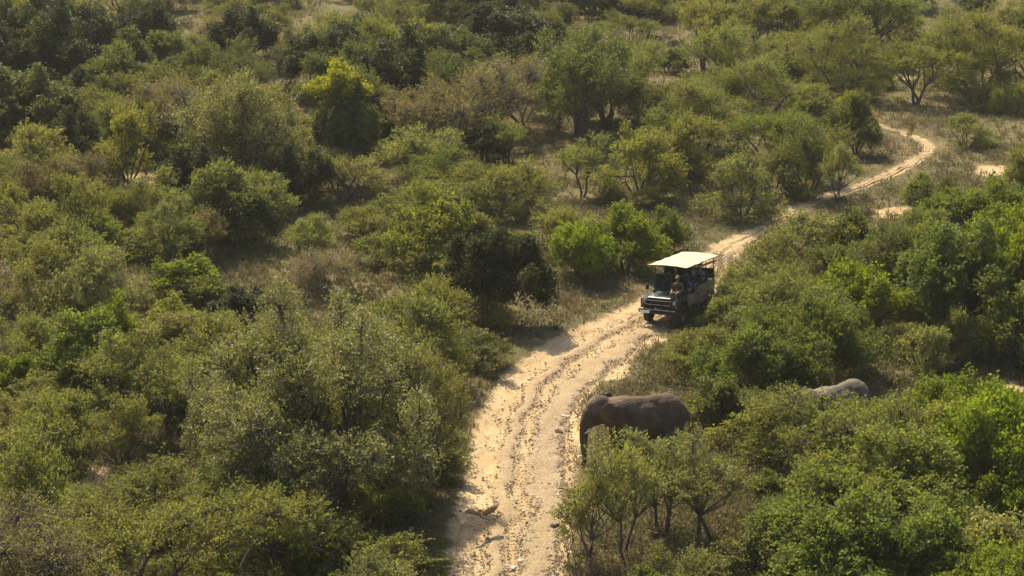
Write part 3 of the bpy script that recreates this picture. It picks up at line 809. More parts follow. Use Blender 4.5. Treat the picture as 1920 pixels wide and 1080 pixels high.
def try_fill(n_try, limit, sizes):
    got = 0
    for _ in range(n_try):
        if got >= limit: break
        v = -32 + 1257 * fr.random() ** 1.35; u = -70 + 2060 * fr.random()
        p = at(u, v)
        upper = v < 400; left = u < 900
        q = fr.random()
        if upper and u < 1150 and v < 330:
            kind, ck = ('thorn_bush', 'O') if q < .30 else ('thorn_bush', 'M') if q < .42 else ('thorn_bush', 'P') if q < .47 else ('evergreen_tree', 'D') if q < .66 else ('evergreen_tree', 'M') if q < .83 else ('dry_bush', 'R') if q < .90 else ('leafy_bush', 'M')
        elif upper and left:
            kind, ck = ('thorn_bush', 'O') if q < .38 else ('thorn_bush', 'P') if q < .48 else ('evergreen_tree', 'D') if q < .62 else ('leafy_bush', 'M') if q < .74 else ('dry_bush', 'R') if q < .84 else ('thorn_bush', 'G') if q < .93 else ('silver_tree', 'S')
        elif u > 1300 and v > 380:
            kind, ck = ('leafy_bush', 'G') if q < .3 else ('leafy_bush', 'B') if q < .5 else ('thorn_bush', 'O') if q < .8 else ('leafy_bush', 'L') if q < .9 else ('thorn_bush', 'M')
        elif upper:
            kind, ck = ('thorn_bush', 'O') if q < .5 else ('thorn_bush', 'P') if q < .65 else ('thorn_tree', 'O') if q < .76 else ('leafy_bush', 'M') if q < .86 else ('thorn_bush', 'G') if q < .95 else ('dry_bush', 'R')
        else:
            kind, ck = ('thorn_bush', 'O') if q < .48 else ('thorn_bush', 'P') if q < .64 else ('leafy_bush', 'L') if q < .71 else ('leafy_bush', 'G') if q < .80 else ('dry_bush', 'R') if q < .86 else ('thorn_bush', 'Y2') if q < .93 else ('thorn_tree', 'O')
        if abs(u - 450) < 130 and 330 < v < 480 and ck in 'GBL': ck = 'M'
        Wm = fr.uniform(*sizes) * (1.3 if v < 300 else 1)
        asp = {'thorn_bush': (.52, .72), 'thorn_tree': (.78, .95), 'leafy_bush': (.6, .8), 'evergreen_tree': (.75, .95), 'silver_tree': (.75, .95), 'dry_bush': (.6, .8)}[kind]
        if kind in ('evergreen_tree', 'silver_tree') and Wm < 3: Wm = 3 + fr.random() * 2
        if kind == 'thorn_tree' and Wm < 2.8: Wm = 2.8 + fr.random() * 1.5
        Hm = Wm * fr.uniform(*asp)
        if not fits(p, Wm, Hm): continue
        o = plant(kind, p, Wm, Hm, ck, 'x')
        pu, pv, dep = proj(p); s = F / dep
        fill.append((o, kind, ck, Wm, Hm, pu, pv - Hm * s * .5))
        got += 1
    return got
try_fill(12000, 150, (3.6, 6.0))
try_fill(9000, 135, (2.0, 3.6))
try_fill(6000, 60, (1.3, 2.1))

def rel(u, v, L):
    dx, dy = u - L[0], v - L[1]
    far = abs(dx) + abs(dy) * 1.3 > 170
    if abs(dx) > 1.6 * abs(dy): d = 'left of' if dx < 0 else 'right of'
    elif abs(dy) > 1.6 * abs(dx): d = 'behind' if dy < 0 else 'in front of'
    else: d = ('behind and left of' if dx < 0 else 'behind and right of') if dy < 0 else ('in front and left of' if dx < 0 else 'in front and right of')
    return ('well ' if far and 'left' in d or far and 'right' in d else 'far ' if far and d == 'behind' else '') + d + ' ' + L[2]
seen = {}
for o, kind, ck, Wm, Hm, u, v in fill:
    near = sorted(LAND, key=lambda L: math.hypot(u - L[0], v - L[1]))
    base = f"{SIZEW(Hm)} {CNAME[ck]} {KNAME[kind]}"
    lab = None
    for L in near[:5]:
        c_ = f"{base} {rel(u, v, L)}"
        if c_ not in seen: lab = c_; break
    if lab is None:
        for w_ in ('nearer', 'farther', 'smaller', 'wider'):
            c_ = f"{w_} {base} {rel(u, v, near[0])}"
            if c_ not in seen: lab = c_; break
    seen[lab] = o
    o['label'] = lab
    o['group'] = 'plants of the thicket'

# ------------------------------------------------------------------ the elephants
def skin_material(name, c, dusty):
    n = NT(name)
    P = n.objco()
    f = n.noise(2.2, 7, .65, P); g = n.noise(14, 6, .7, P)
    cc = n.ramp(f, [(.32, tuple(x * .62 for x in c)), (.68, tuple(x * 1.3 for x in c))])
    cc = n.mix(n.ramp(n.noise(1.1, 4, .6, P), [(.5, (0, 0, 0)), (.72, (dusty,) * 3)]), cc, (.30, .225, .15))
    n.base(cc); n.set(.82, 0, .25)
    wv = n.n('ShaderNodeTexVoronoi', feature='DISTANCE_TO_EDGE'); wv.inputs['Scale'].default_value = 11
    n.l(P, wv.inputs['Vector'])
    n.bump(n.math('ADD', n.math('MULTIPLY', wv.outputs['Distance'], 1.4), n.math('MULTIPLY', g, .6)), .7, .03)
    return n.m
M['skin'] = skin_material('elephant_skin', (.080, .050, .028), .28)
M['dusty_skin'] = skin_material('dusty_elephant_skin', (.125, .098, .068), .45)
M['ivory'] = simple('ivory', (.62, .55, .42), .45)
M['eye'] = simple('dark_eye', (.02, .014, .01), .2)

def elephant_mesh():
    b = MB()
    B = b.ball
    B((.72, 0, 1.72), (.72, .56, .80)); B((.0, 0, 1.55), (.98, .66, .82)); B((-.80, 0, 1.68), (.80, .60, .80))
    B((.35, 0, 1.95), (1.1, .40, .50)); B((-.55, 0, 2.02), (.9, .36, .46)); B((-1.20, 0, 1.62), (.42, .46, .62))
    b.capsule((.95, 0, 1.98), (1.52, 0, 2.08), .52, .42, 14)          # neck
    B((1.66, 0, 2.14), (.44, .37, .48)); B((1.60, 0, 2.40), (.34, .30, .22)); B((1.92, 0, 2.10), (.20, .27, .38)); B((1.74, 0, 1.80), (.30, .26, .30))
    tr = [(1.94, 0, 2.0), (2.10, 0, 1.66), (2.17, .0, 1.25), (2.18, 0, .85), (2.14, 0, .45), (2.12, 0, .20), (2.20, 0, .07)]
    rr = [.27, .215, .165, .13, .105, .085, .075]
    for p, q, r0, r1 in zip(tr[:-1], tr[1:], rr[:-1], rr[1:]): b.capsule(p, q, r0, r1, 12)
    b.capsule((1.70, 0, 1.70), (1.92, 0, 1.52), .17, .09)              # lower jaw
    for s in (-1, 1):
        b.capsule((1.86, s * .19, 1.78), (2.02, s * .24, 1.55), .10, .075)       # tusk sockets
        # ear: a thick flap in several pads, hanging from the side of the head
        for c, r, ro in (((1.38, s * .50, 2.08), (.34, .06, .44), (0, 0, s * -.42)), ((1.20, s * .64, 1.94), (.38, .055, .48), (0, 0, s * -.50)), ((1.26, s * .60, 1.62), (.25, .05, .36), (0, 0, s * -.45)), ((1.16, s * .68, 2.20), (.32, .055, .27), (s * .2, 0, s * -.5))):
            B(c, r, ro)
        b.capsule((.86, s * .34, 1.35), (.90, s * .36, .78), .29, .20, 12); b.capsule((.90, s * .36, .78), (.86, s * .36, .16), .19, .185, 12)
        b.tube([(.88, s * .36, .20), (.89, s * .36, .0)], [.19, .23], 14)
        B((-.98, s * .30, 1.25), (.42, .28, .58)); b.capsule((-.90, s * .34, 1.10), (-.84, s * .35, .76), .30, .215, 12)
        b.capsule((-.84, s * .35, .76), (-1.02, s * .36, .42), .205, .165, 12); b.capsule((-1.02, s * .36, .42), (-.98, s * .36, .15), .165, .17, 12)
        b.tube([(-.98, s * .36, .20), (-.96, s * .36, .0)], [.175, .215], 14)
    tl = [(-1.56, 0, 1.85), (-1.70, 0, 1.55), (-1.74, 0, 1.15), (-1.72, 0, .85)]
    for p, q in zip(tl[:-1], tl[1:]): b.capsule(p, q, .055, .045, 8)
    B((-1.72, 0, .78), (.06, .05, .12))
    return remeshed(b, .035, 5)
em = elephant_mesh()
def elephant(px, py, yaw, scale, skin, label, roll=0):
    p = at(px, py)
    root = thing('elephant', label, 'elephant', p, (0, 0, yaw))
    root.scale = (scale,) * 3
    me = em.copy(); me.materials.clear(); me.materials.append(skin)
    link('body', me, root)
    for s in (-1, 1):
        t = MB()
        pts = [(1.98, s * .235, 1.60), (2.06, s * .26, 1.46), (2.14, s * .265, 1.38), (2.22, s * .255, 1.35)]
        t.tube(pts, [.05, .04, .03, .012], 10)
        t.build('tusk', M['ivory'], root, True)
        MB().ball((1.96, s * .245, 2.08), (.035, .03, .035)).build('eye', M['eye'], root, True)
    return root
elephant(1204, 864, R(180 + 14), .96, M['skin'], 'dark grey elephant walking out of the bushes onto the track edge')
elephant(1566, 834, R(180 + 38), .93, M['dusty_skin'], 'pale dusty elephant half hidden behind grey-green thorn bushes')

# ------------------------------------------------------------------ people (seated)
def cloth(name, var=.2):
    n = NT(name)
    oi = n.n('ShaderNodeObjectInfo')
    f = n.noise(14, 5, .6, n.objco())
    n.base(n.mix(f, n.mix(1.0, oi.outputs['Color'], (.7, .7, .7), 'MULTIPLY'), oi.outputs['Color']))
    n.set(.85, 0, .2); n.bump(f, .4, .02)
    return n.m
M['shirt'] = cloth('shirt_cloth')
M['trousers'] = simple('trouser_cloth', (.12, .095, .06), .9)
M['dark_skin'] = simple('brown_skin', (.16, .085, .05), .55)
M['light_skin'] = simple('fair_skin', (.45, .28, .19), .5)
M['hair'] = simple('dark_hair', (.025, .018, .012), .6)
M['hat_cloth'] = simple('hat_cloth', (.15, .12, .07), .9)
M['shoe'] = simple('shoe_leather', (.04, .028, .02), .6)
def person_mesh(arms, skin):
    """seated figure, hip at the origin, facing +X; one continuous skin with material by nearest limb"""
    b = MB(); segs = []
    def cap(p, q, ra, rb, m): b.capsule(p, q, ra, rb, 10); segs.append((p, q, (ra + rb) / 2, m))
    cap((0, 0, .04), (-.03, 0, .26), .155, .135, 0); cap((-.03, .07, .38), (-.03, -.07, .38), .135, .135, 0); cap((-.03, 0, .26), (-.03, 0, .42), .14, .13, 0)
    cap((-.02, 0, .50), (.0, 0, .60), .06, .055, 2)
    b.ball((.02, 0, .70), (.095, .078, .125)); segs.append(((.02, 0, .66), (.02, 0, .75), .09, 2))
    b.ball((.115, 0, .685), (.02, .014, .022))                     # nose
    b.ball((.09, 0, .635), (.03, .03, .02))                        # chin
    for s in (-1, 1):
        b.ball((.015, s * .08, .69), (.018, .012, .03))             # ear
        cap((0, s * .09, .03), (.44, s * .12, .07), .085, .06, 1)
        cap((.44, s * .12, .07), (.40, s * .12, -.36), .058, .042, 1)
        cap((.40, s * .12, -.40), (.56, s * .13, -.42), .042, .035, 3)
        e, h = arms[0], arms[1]
        sh = (-.03, s * .19, .42); el = (e[0], s * e[1], e[2]); wr = (h[0], s * h[1], h[2])
        cap(sh, el, .055, .044, 0); cap(el, wr, .04, .03, 2)
        d = (Vector(wr) - Vector(el)).normalized(); sd_ = d.cross(Vector((0, 0, 1))).normalized()
        pm = Vector(wr) + d * .05
        cap(wr, tuple(pm), .03, .033, 2)
        for k, ln in enumerate((.062, .072, .068, .052)):
            o = sd_ * (.033 - .022 * k)
            a = pm + o + d * .03; m_ = a + d * ln * .55; t_ = m_ + d * ln * .3 - Vector((0, 0, ln * .4))
            cap(tuple(a), tuple(m_), .010, .009, 2); cap(tuple(m_), tuple(t_), .009, .008, 2)
        a = pm + sd_ * .035 * -s - d * .02; cap(tuple(a), tuple(a + d * .045 - sd_ * s * .025), .012, .009, 2)
    me = remeshed(b, .013, 2)
    for m_ in (M['shirt'], M['trousers'], skin, M['shoe']): me.materials.append(m_)
    C = np.empty(len(me.polygons) * 3, np.float32); me.polygons.foreach_get('center', C); C = C.reshape(-1, 3)
    best = np.full(len(C), 9.0); idx_ = np.zeros(len(C), np.int32)
    for p, q, r_, m_ in segs:
        p = np.array(p); q = np.array(q); d = q - p
        t = np.clip(((C - p) @ d) / (d @ d), 0, 1)
        dd = np.linalg.norm(C - p - t[:, None] * d, axis=1) - r_
        k = dd < best; best[k] = dd[k]; idx_[k] = m_
    me.polygons.foreach_set('material_index', idx_)
    return me
lap = person_mesh(((.03, .25, .18), (.27, .16, .16)), M['light_skin'])
lap_d = person_mesh(((.03, .25, .18), (.27, .16, .16)), M['dark_skin'])
wheel_arms = person_mesh(((.16, .24, .22), (.38, .15, .27)), M['dark_skin'])
def person(me, M4, shirt, hat, label, group=None):
    root = thing('person', label, 'person', group=group)
    root.matrix_world = M4
    bd = link('body', me, root); bd.color = (*shirt, 1)
    if hat == 'brim':
        h = MB(); h.lathe([(0, .13), (.07, .125), (.098, .06), (.10, .02), (.175, .0), (.178, -.008), (.09, .004)], 18, 'z', (.015, 0, .745)); h.build('hat', M['hat_cloth'], root, True)
    elif hat == 'cap':
        h = MB(); h.ball((.015, 0, .745), (.103, .088, .085)); h.prism([(.06, .755), (.20, .735), (.20, .728), (.06, .745)], -.06, .06); h.build('cap', M['hat_cloth'], root, False)
    else:
        h = MB(); h.ball((-.005, 0, .735), (.102, .087, .098)); h.build('hair', M['hair'], root, True)
    return root

# ------------------------------------------------------------------ the safari truck
M['green_paint'] = simple('green_paint', (.012, .021, .016), .35, 0, .2, 4, .5, .06)
M['bonnet_paint'] = simple('bonnet_paint', (.04, .06, .052), .24, 0, .15, 3, .8, .18)
M['khaki'] = simple('khaki_panel', (.20, .155, .08), .75, 0, .2, 3, .3, .3)
M['black'] = simple('black_metal', (.012, .011, .010), .6, 0, .3, 8, .3, .04)
M['rubber'] = simple('tyre_rubber', (.028, .024, .021), .9, 0, .3, 20, .2, .4)
M['rim'] = simple('painted_rim', (.08, .075, .06), .5, .2, .2, 9, .4, .4)
M['canvas'] = simple('cream_canvas', (.50, .405, .245), .9, 0, .16, 2.2, .2)
M['chrome'] = simple('lamp_glass', (.30, .30, .29), .12, .6, .05)
M['plate'] = simple('white_plate', (.78, .76, .68), .4, 0, .04)
M['seat'] = simple('seat_vinyl', (.035, .030, .022), .7)
M['orange'] = simple('indicator_lens', (.5, .16, .02), .3)
g = NT('windscreen_glass'); g.base((.05, .075, .08)); g.set(.06, 0, .8); g.p.inputs['Transmission Weight'].default_value = .85; g.p.inputs['IOR'].default_value = 1.1
M['glass'] = g.m

TRUCK_POS = at(1270, 595)
HEAD = math.atan2(-math.sin(R(63)), -math.cos(R(63)))
fwd = Vector((math.cos(HEAD), math.sin(HEAD), 0)); lft = Vector((-fwd.y, fwd.x, 0))
def road_z(p):
    return float(hgt(p.x, p.y))
zf = road_z(TRUCK_POS + fwd * 1.5); zb = road_z(TRUCK_POS - fwd * 1.5); zl = road_z(TRUCK_POS + lft * .75); zr = road_z(TRUCK_POS - lft * .75)
pitch = -math.atan2(zf - zb, 3.0) - R(4.5); rollv = math.atan2(zl - zr, 1.5) + R(3.5)
TM = Matrix.Translation((TRUCK_POS.x, TRUCK_POS.y, (zf + zb) / 2 + .0)) @ Matrix.Rotation(HEAD, 4, 'Z') @ Matrix.Rotation(pitch, 4, 'Y') @ Matrix.Rotation(rollv, 4, 'X')
tk = thing('safari_truck', 'open-sided dark green safari truck with a flat cream canopy coming down the track', 'truck')
tk.matrix_world = TM
b = MB(); b.box((-.05, 0, .52), (4.1, .85, .16)); b.tube([(1.45, -.72, .40), (1.45, .72, .40)], .06); b.tube([(-1.45, -.72, .40), (-1.45, .72, .40)], .06); b.box((-2.18, 0, .56), (.12, 1.5, .14)); b.build('chassis', M['black'], tk)
# cab and tub
b = MB()
b.box((.28, 0, .66), (1.25, 1.62, .12)); b.box((.86, 0, 1.0), (.08, 1.62, .62)); b.build('cab_floor', M['green_paint'], tk, bevel=.015)
for s in (-1, 1):
    b = MB(); b.prism([(-2.28, .72), (-2.28, 1.44), (-.32, 1.40), (-.32, .62), (-1.02, .62), (-1.10, .92), (-1.28, 1.02), (-1.62, 1.02), (-1.80, .92), (-1.88, .72)], s * .82 - .025, s * .82 + .025)
    b.build('side_panel', M['khaki'], tk, bevel=.008)
b = MB(); b.box((-1.3, 0, .80), (1.95, 1.58, .06)); b.box((-.34, 0, 1.0), (.05, 1.58, .68)); b.box((-2.27, 0, 1.04), (.05, 1.58, .62)); b.build('tub', M['khaki'], tk, bevel=.008)
# bonnet, wings, nose
b = MB(); b.prism([(.90, 1.27), (2.05, 1.20), (2.09, 1.17), (2.09, 1.13), (.90, 1.18)], -.56, .56); b.build('bonnet', M['bonnet_paint'], tk, bevel=.02)
for s in (-1, 1):
    b = MB(); b.prism([(.90, .72), (.90, 1.17), (2.12, 1.13), (2.15, 1.08), (2.15, .72), (1.94, .70), (1.86, .90), (1.68, 1.0), (1.26, 1.0), (1.08, .90), (1.0, .70)], s * .715 - .145, s * .715 + .145)
    b.build('front_wing', M['green_paint'], tk, bevel=.02)
    h = MB(); h.lathe([(.0, 2.185), (.06, 2.18), (.085, 2.165), (.095, 2.14)], 16, 'x', (0, s * .70, .98)); h.build('headlight', M['chrome'], tk, True)
    h = MB(); h.lathe([(0, 2.185), (.03, 2.18), (.035, 2.15)], 10, 'x', (0, s * .79, .85)); h.build('indicator', M['orange'], tk, True)
b = MB(); b.box((1.98, 0, .94), (.06, 1.12, .44)); b.build('radiator_panel', M['black'], tk)
for k in range(7):
    MB().box((2.03, 0, .78 + .055 * k), (.03, .86, .022)).build('grille_bar', M['black'], tk)
b = MB(); b.box((2.30, 0, .62), (.14, 1.72, .17)); b.box((2.15, -.4, .60), (.2, .08, .1)); b.box((2.15, .4, .60), (.2, .08, .1)); b.build('bumper', M['black'], tk, bevel=.015)
bb = MB(); bb.tube([(2.36, -.6, .70), (2.40, -.6, 1.10), (2.40, .6, 1.10), (2.36, .6, .70)], .028); bb.tube([(2.39, -.6, .92), (2.39, .6, .92)], .022); bb.tube([(2.38, -.2, .7), (2.40, -.2, 1.1)], .022); bb.tube([(2.38, .2, .7), (2.40, .2, 1.1)], .022); bb.build('bull_bar', M['black'], tk)
MB().box((2.405, -.56, .60), (.012, .46, .12)).build('number_plate', M['plate'], tk)
MB().box((2.41, -.80, .66), (.03, .09, .05)).build('fog_lamp', M['chrome'], tk)
# windscreen, lying back a little
b = MB()
for z in (1.24, 1.98): b.box((.86 - (z - 1.24) * .18, 0, z), (.05, 1.56, .05))
for y in (-.76, 0, .76): b.box((.79, y, 1.61), (.045, .045, .75), (0, -.18, 0))
wf = b.build('windscreen_frame', M['green_paint'], tk)
for y in (-.38, .38):
    MB().box((.79, y, 1.61), (.012, .70, .70), (0, -.18, 0)).build('windscreen_pane', M['glass'], wf)
for s in (-1, 1):
    d = MB(); d.prism([(-.28, .68), (-.28, 1.22), (.78, 1.22), (.84, 1.15), (.84, .68)], s * .80 - .022, s * .80 + .022)
    do = d.build('door', M['green_paint'] if s < 0 else M['khaki'], tk, bevel=.01)
    MB().box((-.16, s * .84, 1.10), (.12, .03, .035)).build('handle', M['black'], do)
    m_ = MB(); m_.tube([(.86, s * .80, 1.22), (.92, s * 1.02, 1.32)], .012, 6); mo = m_.build('mirror_arm', M['black'], tk)
    MB().box((.93, s * 1.06, 1.40), (.05, .15, .24)).build('mirror', M['black'], mo, bevel=.015)
# wheels
def wheel(x, y):
    s = 1 if y > 0 else -1
    rim = MB(); rim.lathe([(0, .03), (.06, .035), (.07, .015), (.12, .0), (.185, -.02), (.20, .06), (.215, .07)], 22, 'y')
    for k in range(5):
        q = 2 * math.pi * k / 5; rim.ball((.09 * math.cos(q), .02, .09 * math.sin(q)), (.014, .012, .014), nu=6, nv=4)
    me = rim.mesh('rim', M['rim'], True)
    if s < 0: me.transform(Matrix.Rotation(math.pi, 4, 'Z'))
    wo = link('wheel', me, tk, (x, y, .40))
    t = MB(); t.lathe([(.21, -.10), (.27, -.125), (.35, -.125), (.385, -.105), (.395, -.06), (.395, .06), (.385, .105), (.35, .125), (.27, .125), (.21, .10), (.21, -.10)], 32, 'y')
    for k in range(30):
        q = 2 * math.pi * k / 30
        for sy in (-1, 1):
            t.box((.398 * math.cos(q + sy * .05), sy * .06, .398 * math.sin(q + sy * .05)), (.022, .085, .045), (0, -q, 0))
    t.build('tyre', M['rubber'], wo, False)
for x in (1.45, -1.45):
    for y in (-.74, .74): wheel(x, y)
# seats
def seat(x, y, wdt, z, parent=tk):
    b = MB(); b.box((x, y, z), (.46, wdt, .12)); so = b.build('seat', M['seat'], parent, bevel=.03)
    b = MB(); b.box((x - .27, y, z + .36), (.10, wdt, .64), (0, -.15, 0)); b.build('backrest', M['seat'], so, bevel=.03)
seat(.15, -.42, .5, .98); seat(.15, .42, .5, .98); seat(-.75, 0, 1.4, 1.10); seat(-1.50, 0, 1.4, 1.22)
b = MB(); b.tube([(.62, -.42, 1.22), (.50, -.42, 1.27)], .02, 6)
ring = [(.50 - .17 * math.sin(q) * .45, -.42 + .19 * math.cos(q), 1.27 + .17 * math.sin(q) * .9) for q in np.linspace(0, 2 * math.pi, 17)]
b.tube(ring, .014, 6, False); b.build('steering_wheel', M['black'], tk)
# canopy on posts
for x, z0 in ((.70, 1.98), (-.34, 1.34), (-1.30, 1.34), (-2.24, 1.34)):
    for s in (-1, 1):
        MB().tube([(x, s * .76, z0 - .05), (x + (.10 if x > .5 else 0), s * .78, 2.42)], .022, 8).build('roof_post', M['black'], tk)
for s in (-1, 1):
    MB().tube([(-.34, s * .80, 1.66), (-2.24, s * .80, 1.66)], .018, 6).build('side_rail', M['black'], tk)
b = MB()
NX, NY = 14, 8
top = []
for i in range(NX + 1):
    for j in range(NY + 1):
        x = -2.50 + 3.85 * i / NX; y = -.88 + 1.76 * j / NY
        sag = .03 * math.sin(i / NX * 4 * math.pi) ** 2 + random.uniform(-.006, .006)
        z = 2.50 - .05 * (y / .88) ** 2 - sag
        top.append((x, y, z))
n1 = NY + 1
fs = [(i * n1 + j, (i + 1) * n1 + j, (i + 1) * n1 + j + 1, i * n1 + j + 1) for i in range(NX) for j in range(NY)]
nb = len(top)
b.v = top + [(x, y, z - .022) for x, y, z in top]
b.f = fs + [(a + nb, d + nb, c + nb, bb_ + nb) for a, bb_, c, d in fs]
edge = [i * n1 for i in range(NX + 1)] + [NX * n1 + j for j in range(1, n1)] + [i * n1 + NY for i in range(NX - 1, -1, -1)] + [j for j in range(NY - 1, 0, -1)]
b.f += [(edge[k], edge[k] + nb, edge[(k + 1) % len(edge)] + nb, edge[(k + 1) % len(edge)]) for k in range(len(edge))]
can = b.build('canopy', M['canvas'], tk)
b = MB()
for x in (-2.44, -1.3, -.34, .8, 1.28): b.tube([(x, -.86, 2.415), (x, .86, 2.415)], .018, 6)
for s in (-1, 1): b.tube([(-2.46, s * .85, 2.40), (1.30, s * .85, 2.40)], .02, 6)
b.build('roof_frame', M['black'], can)
# tracker's seat on the near front wing, rolled side sheet
b = MB(); b.box((1.62, .62, 1.20), (.36, .40, .08)); b.box((1.44, .62, 1.40), (.06, .40, .34)); b.build('tracker_seat', M['seat'], tk, bevel=.02)
MB().tube([(-.3, .83, 2.24), (-2.3, .83, 2.22)], .055, 8).build('rolled_side_sheet', M['khaki'], tk)
M['interior_shade'] = simple('dark_interior_shade', (.02, .022, .016), .95)  # added dark sheets, far side and rear, imitate the shade under the canopy
b = MB()
for k in range(20): b.box((-.38 - .1 * k, -.80 + .012 * (k % 2), 1.86), (.102, .012, .92))
b.build('side_shade_backing', M['interior_shade'], tk)
b = MB()
for k in range(15): b.box((-2.26 + .012 * (k % 2), -.75 + .107 * k, 1.66), (.012, .11, .44))
b.build('rear_shade_backing', M['interior_shade'], tk)
b = MB(); b.lathe([(.20, -.09), (.27, -.115), (.36, -.11), (.385, -.05), (.385, .05), (.36, .11), (.27, .115), (.20, .09), (.20, -.09)], 28, 'x', (-2.42, .25, 1.12)); b.build('spare_wheel', M['rubber'], tk)
bpy.context.view_layer.update()
def seated(x, y, z, turn=0): return TM @ Matrix.Translation((x, y, z)) @ Matrix.Rotation(turn, 4, 'Z')
person(wheel_arms, seated(.08, -.42, 1.13), (.16, .15, .08), 'cap', 'driver in an olive shirt at the wheel of the safari truck')
person(lap_d, seated(1.60, .62, 1.33), (.085, .062, .038), 'cap', 'tracker in brown clothes sitting on the front wing of the truck')
person(lap, seated(.08, .42, 1.13), (.10, .15, .20), 'brim', 'passenger in a blue-grey shirt and brimmed hat beside the driver')
grp = 'passengers on the rear benches'
person(lap, seated(-.78, -.42, 1.25), (.05, .05, .06), 'hair', 'bareheaded passenger in a black shirt on the front bench, away from the camera', grp)
person(lap, seated(-.78, .40, 1.25), (.06, .07, .10), 'brim', 'passenger in a dark blue shirt and hat on the front bench', grp)
person(lap, seated(-1.52, .42, 1.37), (.30, .24, .20), 'brim', 'passenger in a light shirt and hat on the rear bench', grp)
person(lap, seated(-1.52, -.42, 1.37), (.10, .05, .04), 'hair', 'bareheaded passenger in a maroon shirt on the rear bench', grp)

# ------------------------------------------------------------------ the bird over the track
M['feather'] = simple('brown_feathers', (.032, .02, .013), .95, 0, .4, 12, .05)
M['back_feather'] = simple('chestnut_feathers', (.12, .055, .03), .95, 0, .3, 12, .05)
bp = at(903, 966, .7)
bird = thing('bird', 'brown bird of prey gliding low over the track with raised wings', 'bird', bp, (0, R(10), R(-75)))
b = MB(); b.ball((0, 0, 0), (.15, .065, .06)); b.ball((.16, 0, .02), (.055, .042, .042)); b.tube([(.20, 0, .02), (.25, 0, .0)], [.018, .003], 6); b.tube([(.08, 0, .0), (.17, 0, .02)], [.055, .04], 8)
rb = remeshed(b, .012, 2); rb.materials.append(M['back_feather']); link('body', rb, bird)
for s in (-1, 1):
    wg = MB()
    st = [(0, .05, .02, .17, .028), (.12, .06, .08, .19, .024), (.26, .03, .13, .20, .018), (.38, -.02, .12, .17, .014), (.47, -.08, .13, .09, .008)]
    V_ = []; F2 = []
    for y, x, z, c_, t in st:
        V_ += [(x + c_ * .5, s * y, z), (x, s * y, z + t), (x - c_, s * y, z - .01), (x, s * y, z - t)]
    for i in range(len(st) - 1):
        for j in range(4): F2.append((i * 4 + j, i * 4 + (j + 1) % 4, (i + 1) * 4 + (j + 1) % 4, (i + 1) * 4 + j))
    F2.append((0, 1, 2, 3)); F2.append(tuple(len(st) * 4 - 4 + j for j in (3, 2, 1, 0)))
    wg.add(V_, F2); wo = wg.build('wing', M['feather'], bird)
    pf = MB()
    for k in range(5):
        a0 = (-.06 - .035 * k, s * (.46 - .03 * k), .115); pf.tube([a0, (a0[0] - .10, s * (.53 - .045 * k), .13)], [.014, .004], 5)
    pf.build('flight_feather', M['feather'], wo)
tl = MB(); tl.prism([(-.12, .012), (-.33, .0), (-.33, -.008), (-.12, -.008)], -.06, .06); tl.build('tail', M['feather'], bird)

# ------------------------------------------------------------------ stones
def stone_mesh(name, seed, mat):
    r = np.random.default_rng(seed)
    b = MB(); b.ball((0, 0, .3), (1, .75, .5), nu=8, nv=5)
    V_ = np.array([tuple(p) for p in b.v]); V_ += r.normal(0, .09, V_.shape)
    V_[:8] = V_[:8].mean(0); V_[-8:] = V_[-8:].mean(0)
    b.v = [tuple(p) for p in V_]
    return b.mesh(name, mat)
M['pale_stone'] = simple('pale_stone', (.52, .45, .34), .85, 0, .2, 3)
M['brown_stone'] = simple('brown_stone', (.20, .145, .10), .9, 0, .35, 3)
M['dung'] = simple('dry_dung', (.055, .034, .02), .95, 0, .4, 10)
smesh = [stone_mesh('pale_stone', 20 + i, M['pale_stone']) for i in range(3)] + [stone_mesh('brown_stone', 30 + i, M['brown_stone']) for i in range(3)]
STONES = [(1091, 838, 15, 0, 'flat white stone just left of the trunk tip of the walking elephant'), (1088, 857, 12, 1, 'white slab stone below the flat one, left of the trunk tip'),
 (1115, 797, 9, 2, 'white stone between the trunk and the thorn tree top'), (836, 1054, 18, 0, 'pale flat stone at the left edge of the lower track'), (838, 1066, 16, 3, 'brown stone below the pale one at the left edge of the lower track'),
 (838, 1074, 15, 4, 'lowest brown stone in the pile at the left track edge'), (1070, 1037, 14, 1, 'white stone right of the sapling foot at the track edge'), (1061, 1025, 12, 4, 'brown stone at the right track edge by the sapling'),
 (977, 1052, 13, 2, 'pale stone in the middle of the lower track'), (962, 1066, 14, 0, 'larger pale stone lowest in the middle of the track'), (1064, 782, 12, 1, 'pale stone on the stony right edge of the track above the dung'),
 (1056, 780, 10, 2, 'small pale stone left of the one on the stony right edge'), (930, 949, 14, 3, 'dark stone on the track behind the bird'), (1017, 846, 10, 4, 'small brown stone on the stony band left of the dung'),
 (1212, 608, 12, 1, 'white stone in front of the front wheel of the truck'), (1551, 184, 12, 0, 'white rock in the scrub above the yellow-green bush'), (1050, 972, 18, 3, 'long dark stone lying across the right edge of the track')]
for px, py, wp, mi, lab in STONES:
    p = at(px, py); s = ppm(p); q = wp / s / 2
    o = tag(link('stone', smesh[mi], None, p), lab, 'stone', 'stones lying on and beside the track'); o.scale = (q, q, q * .8); o.rotation_euler = (0, 0, random.uniform(-.3, .3))
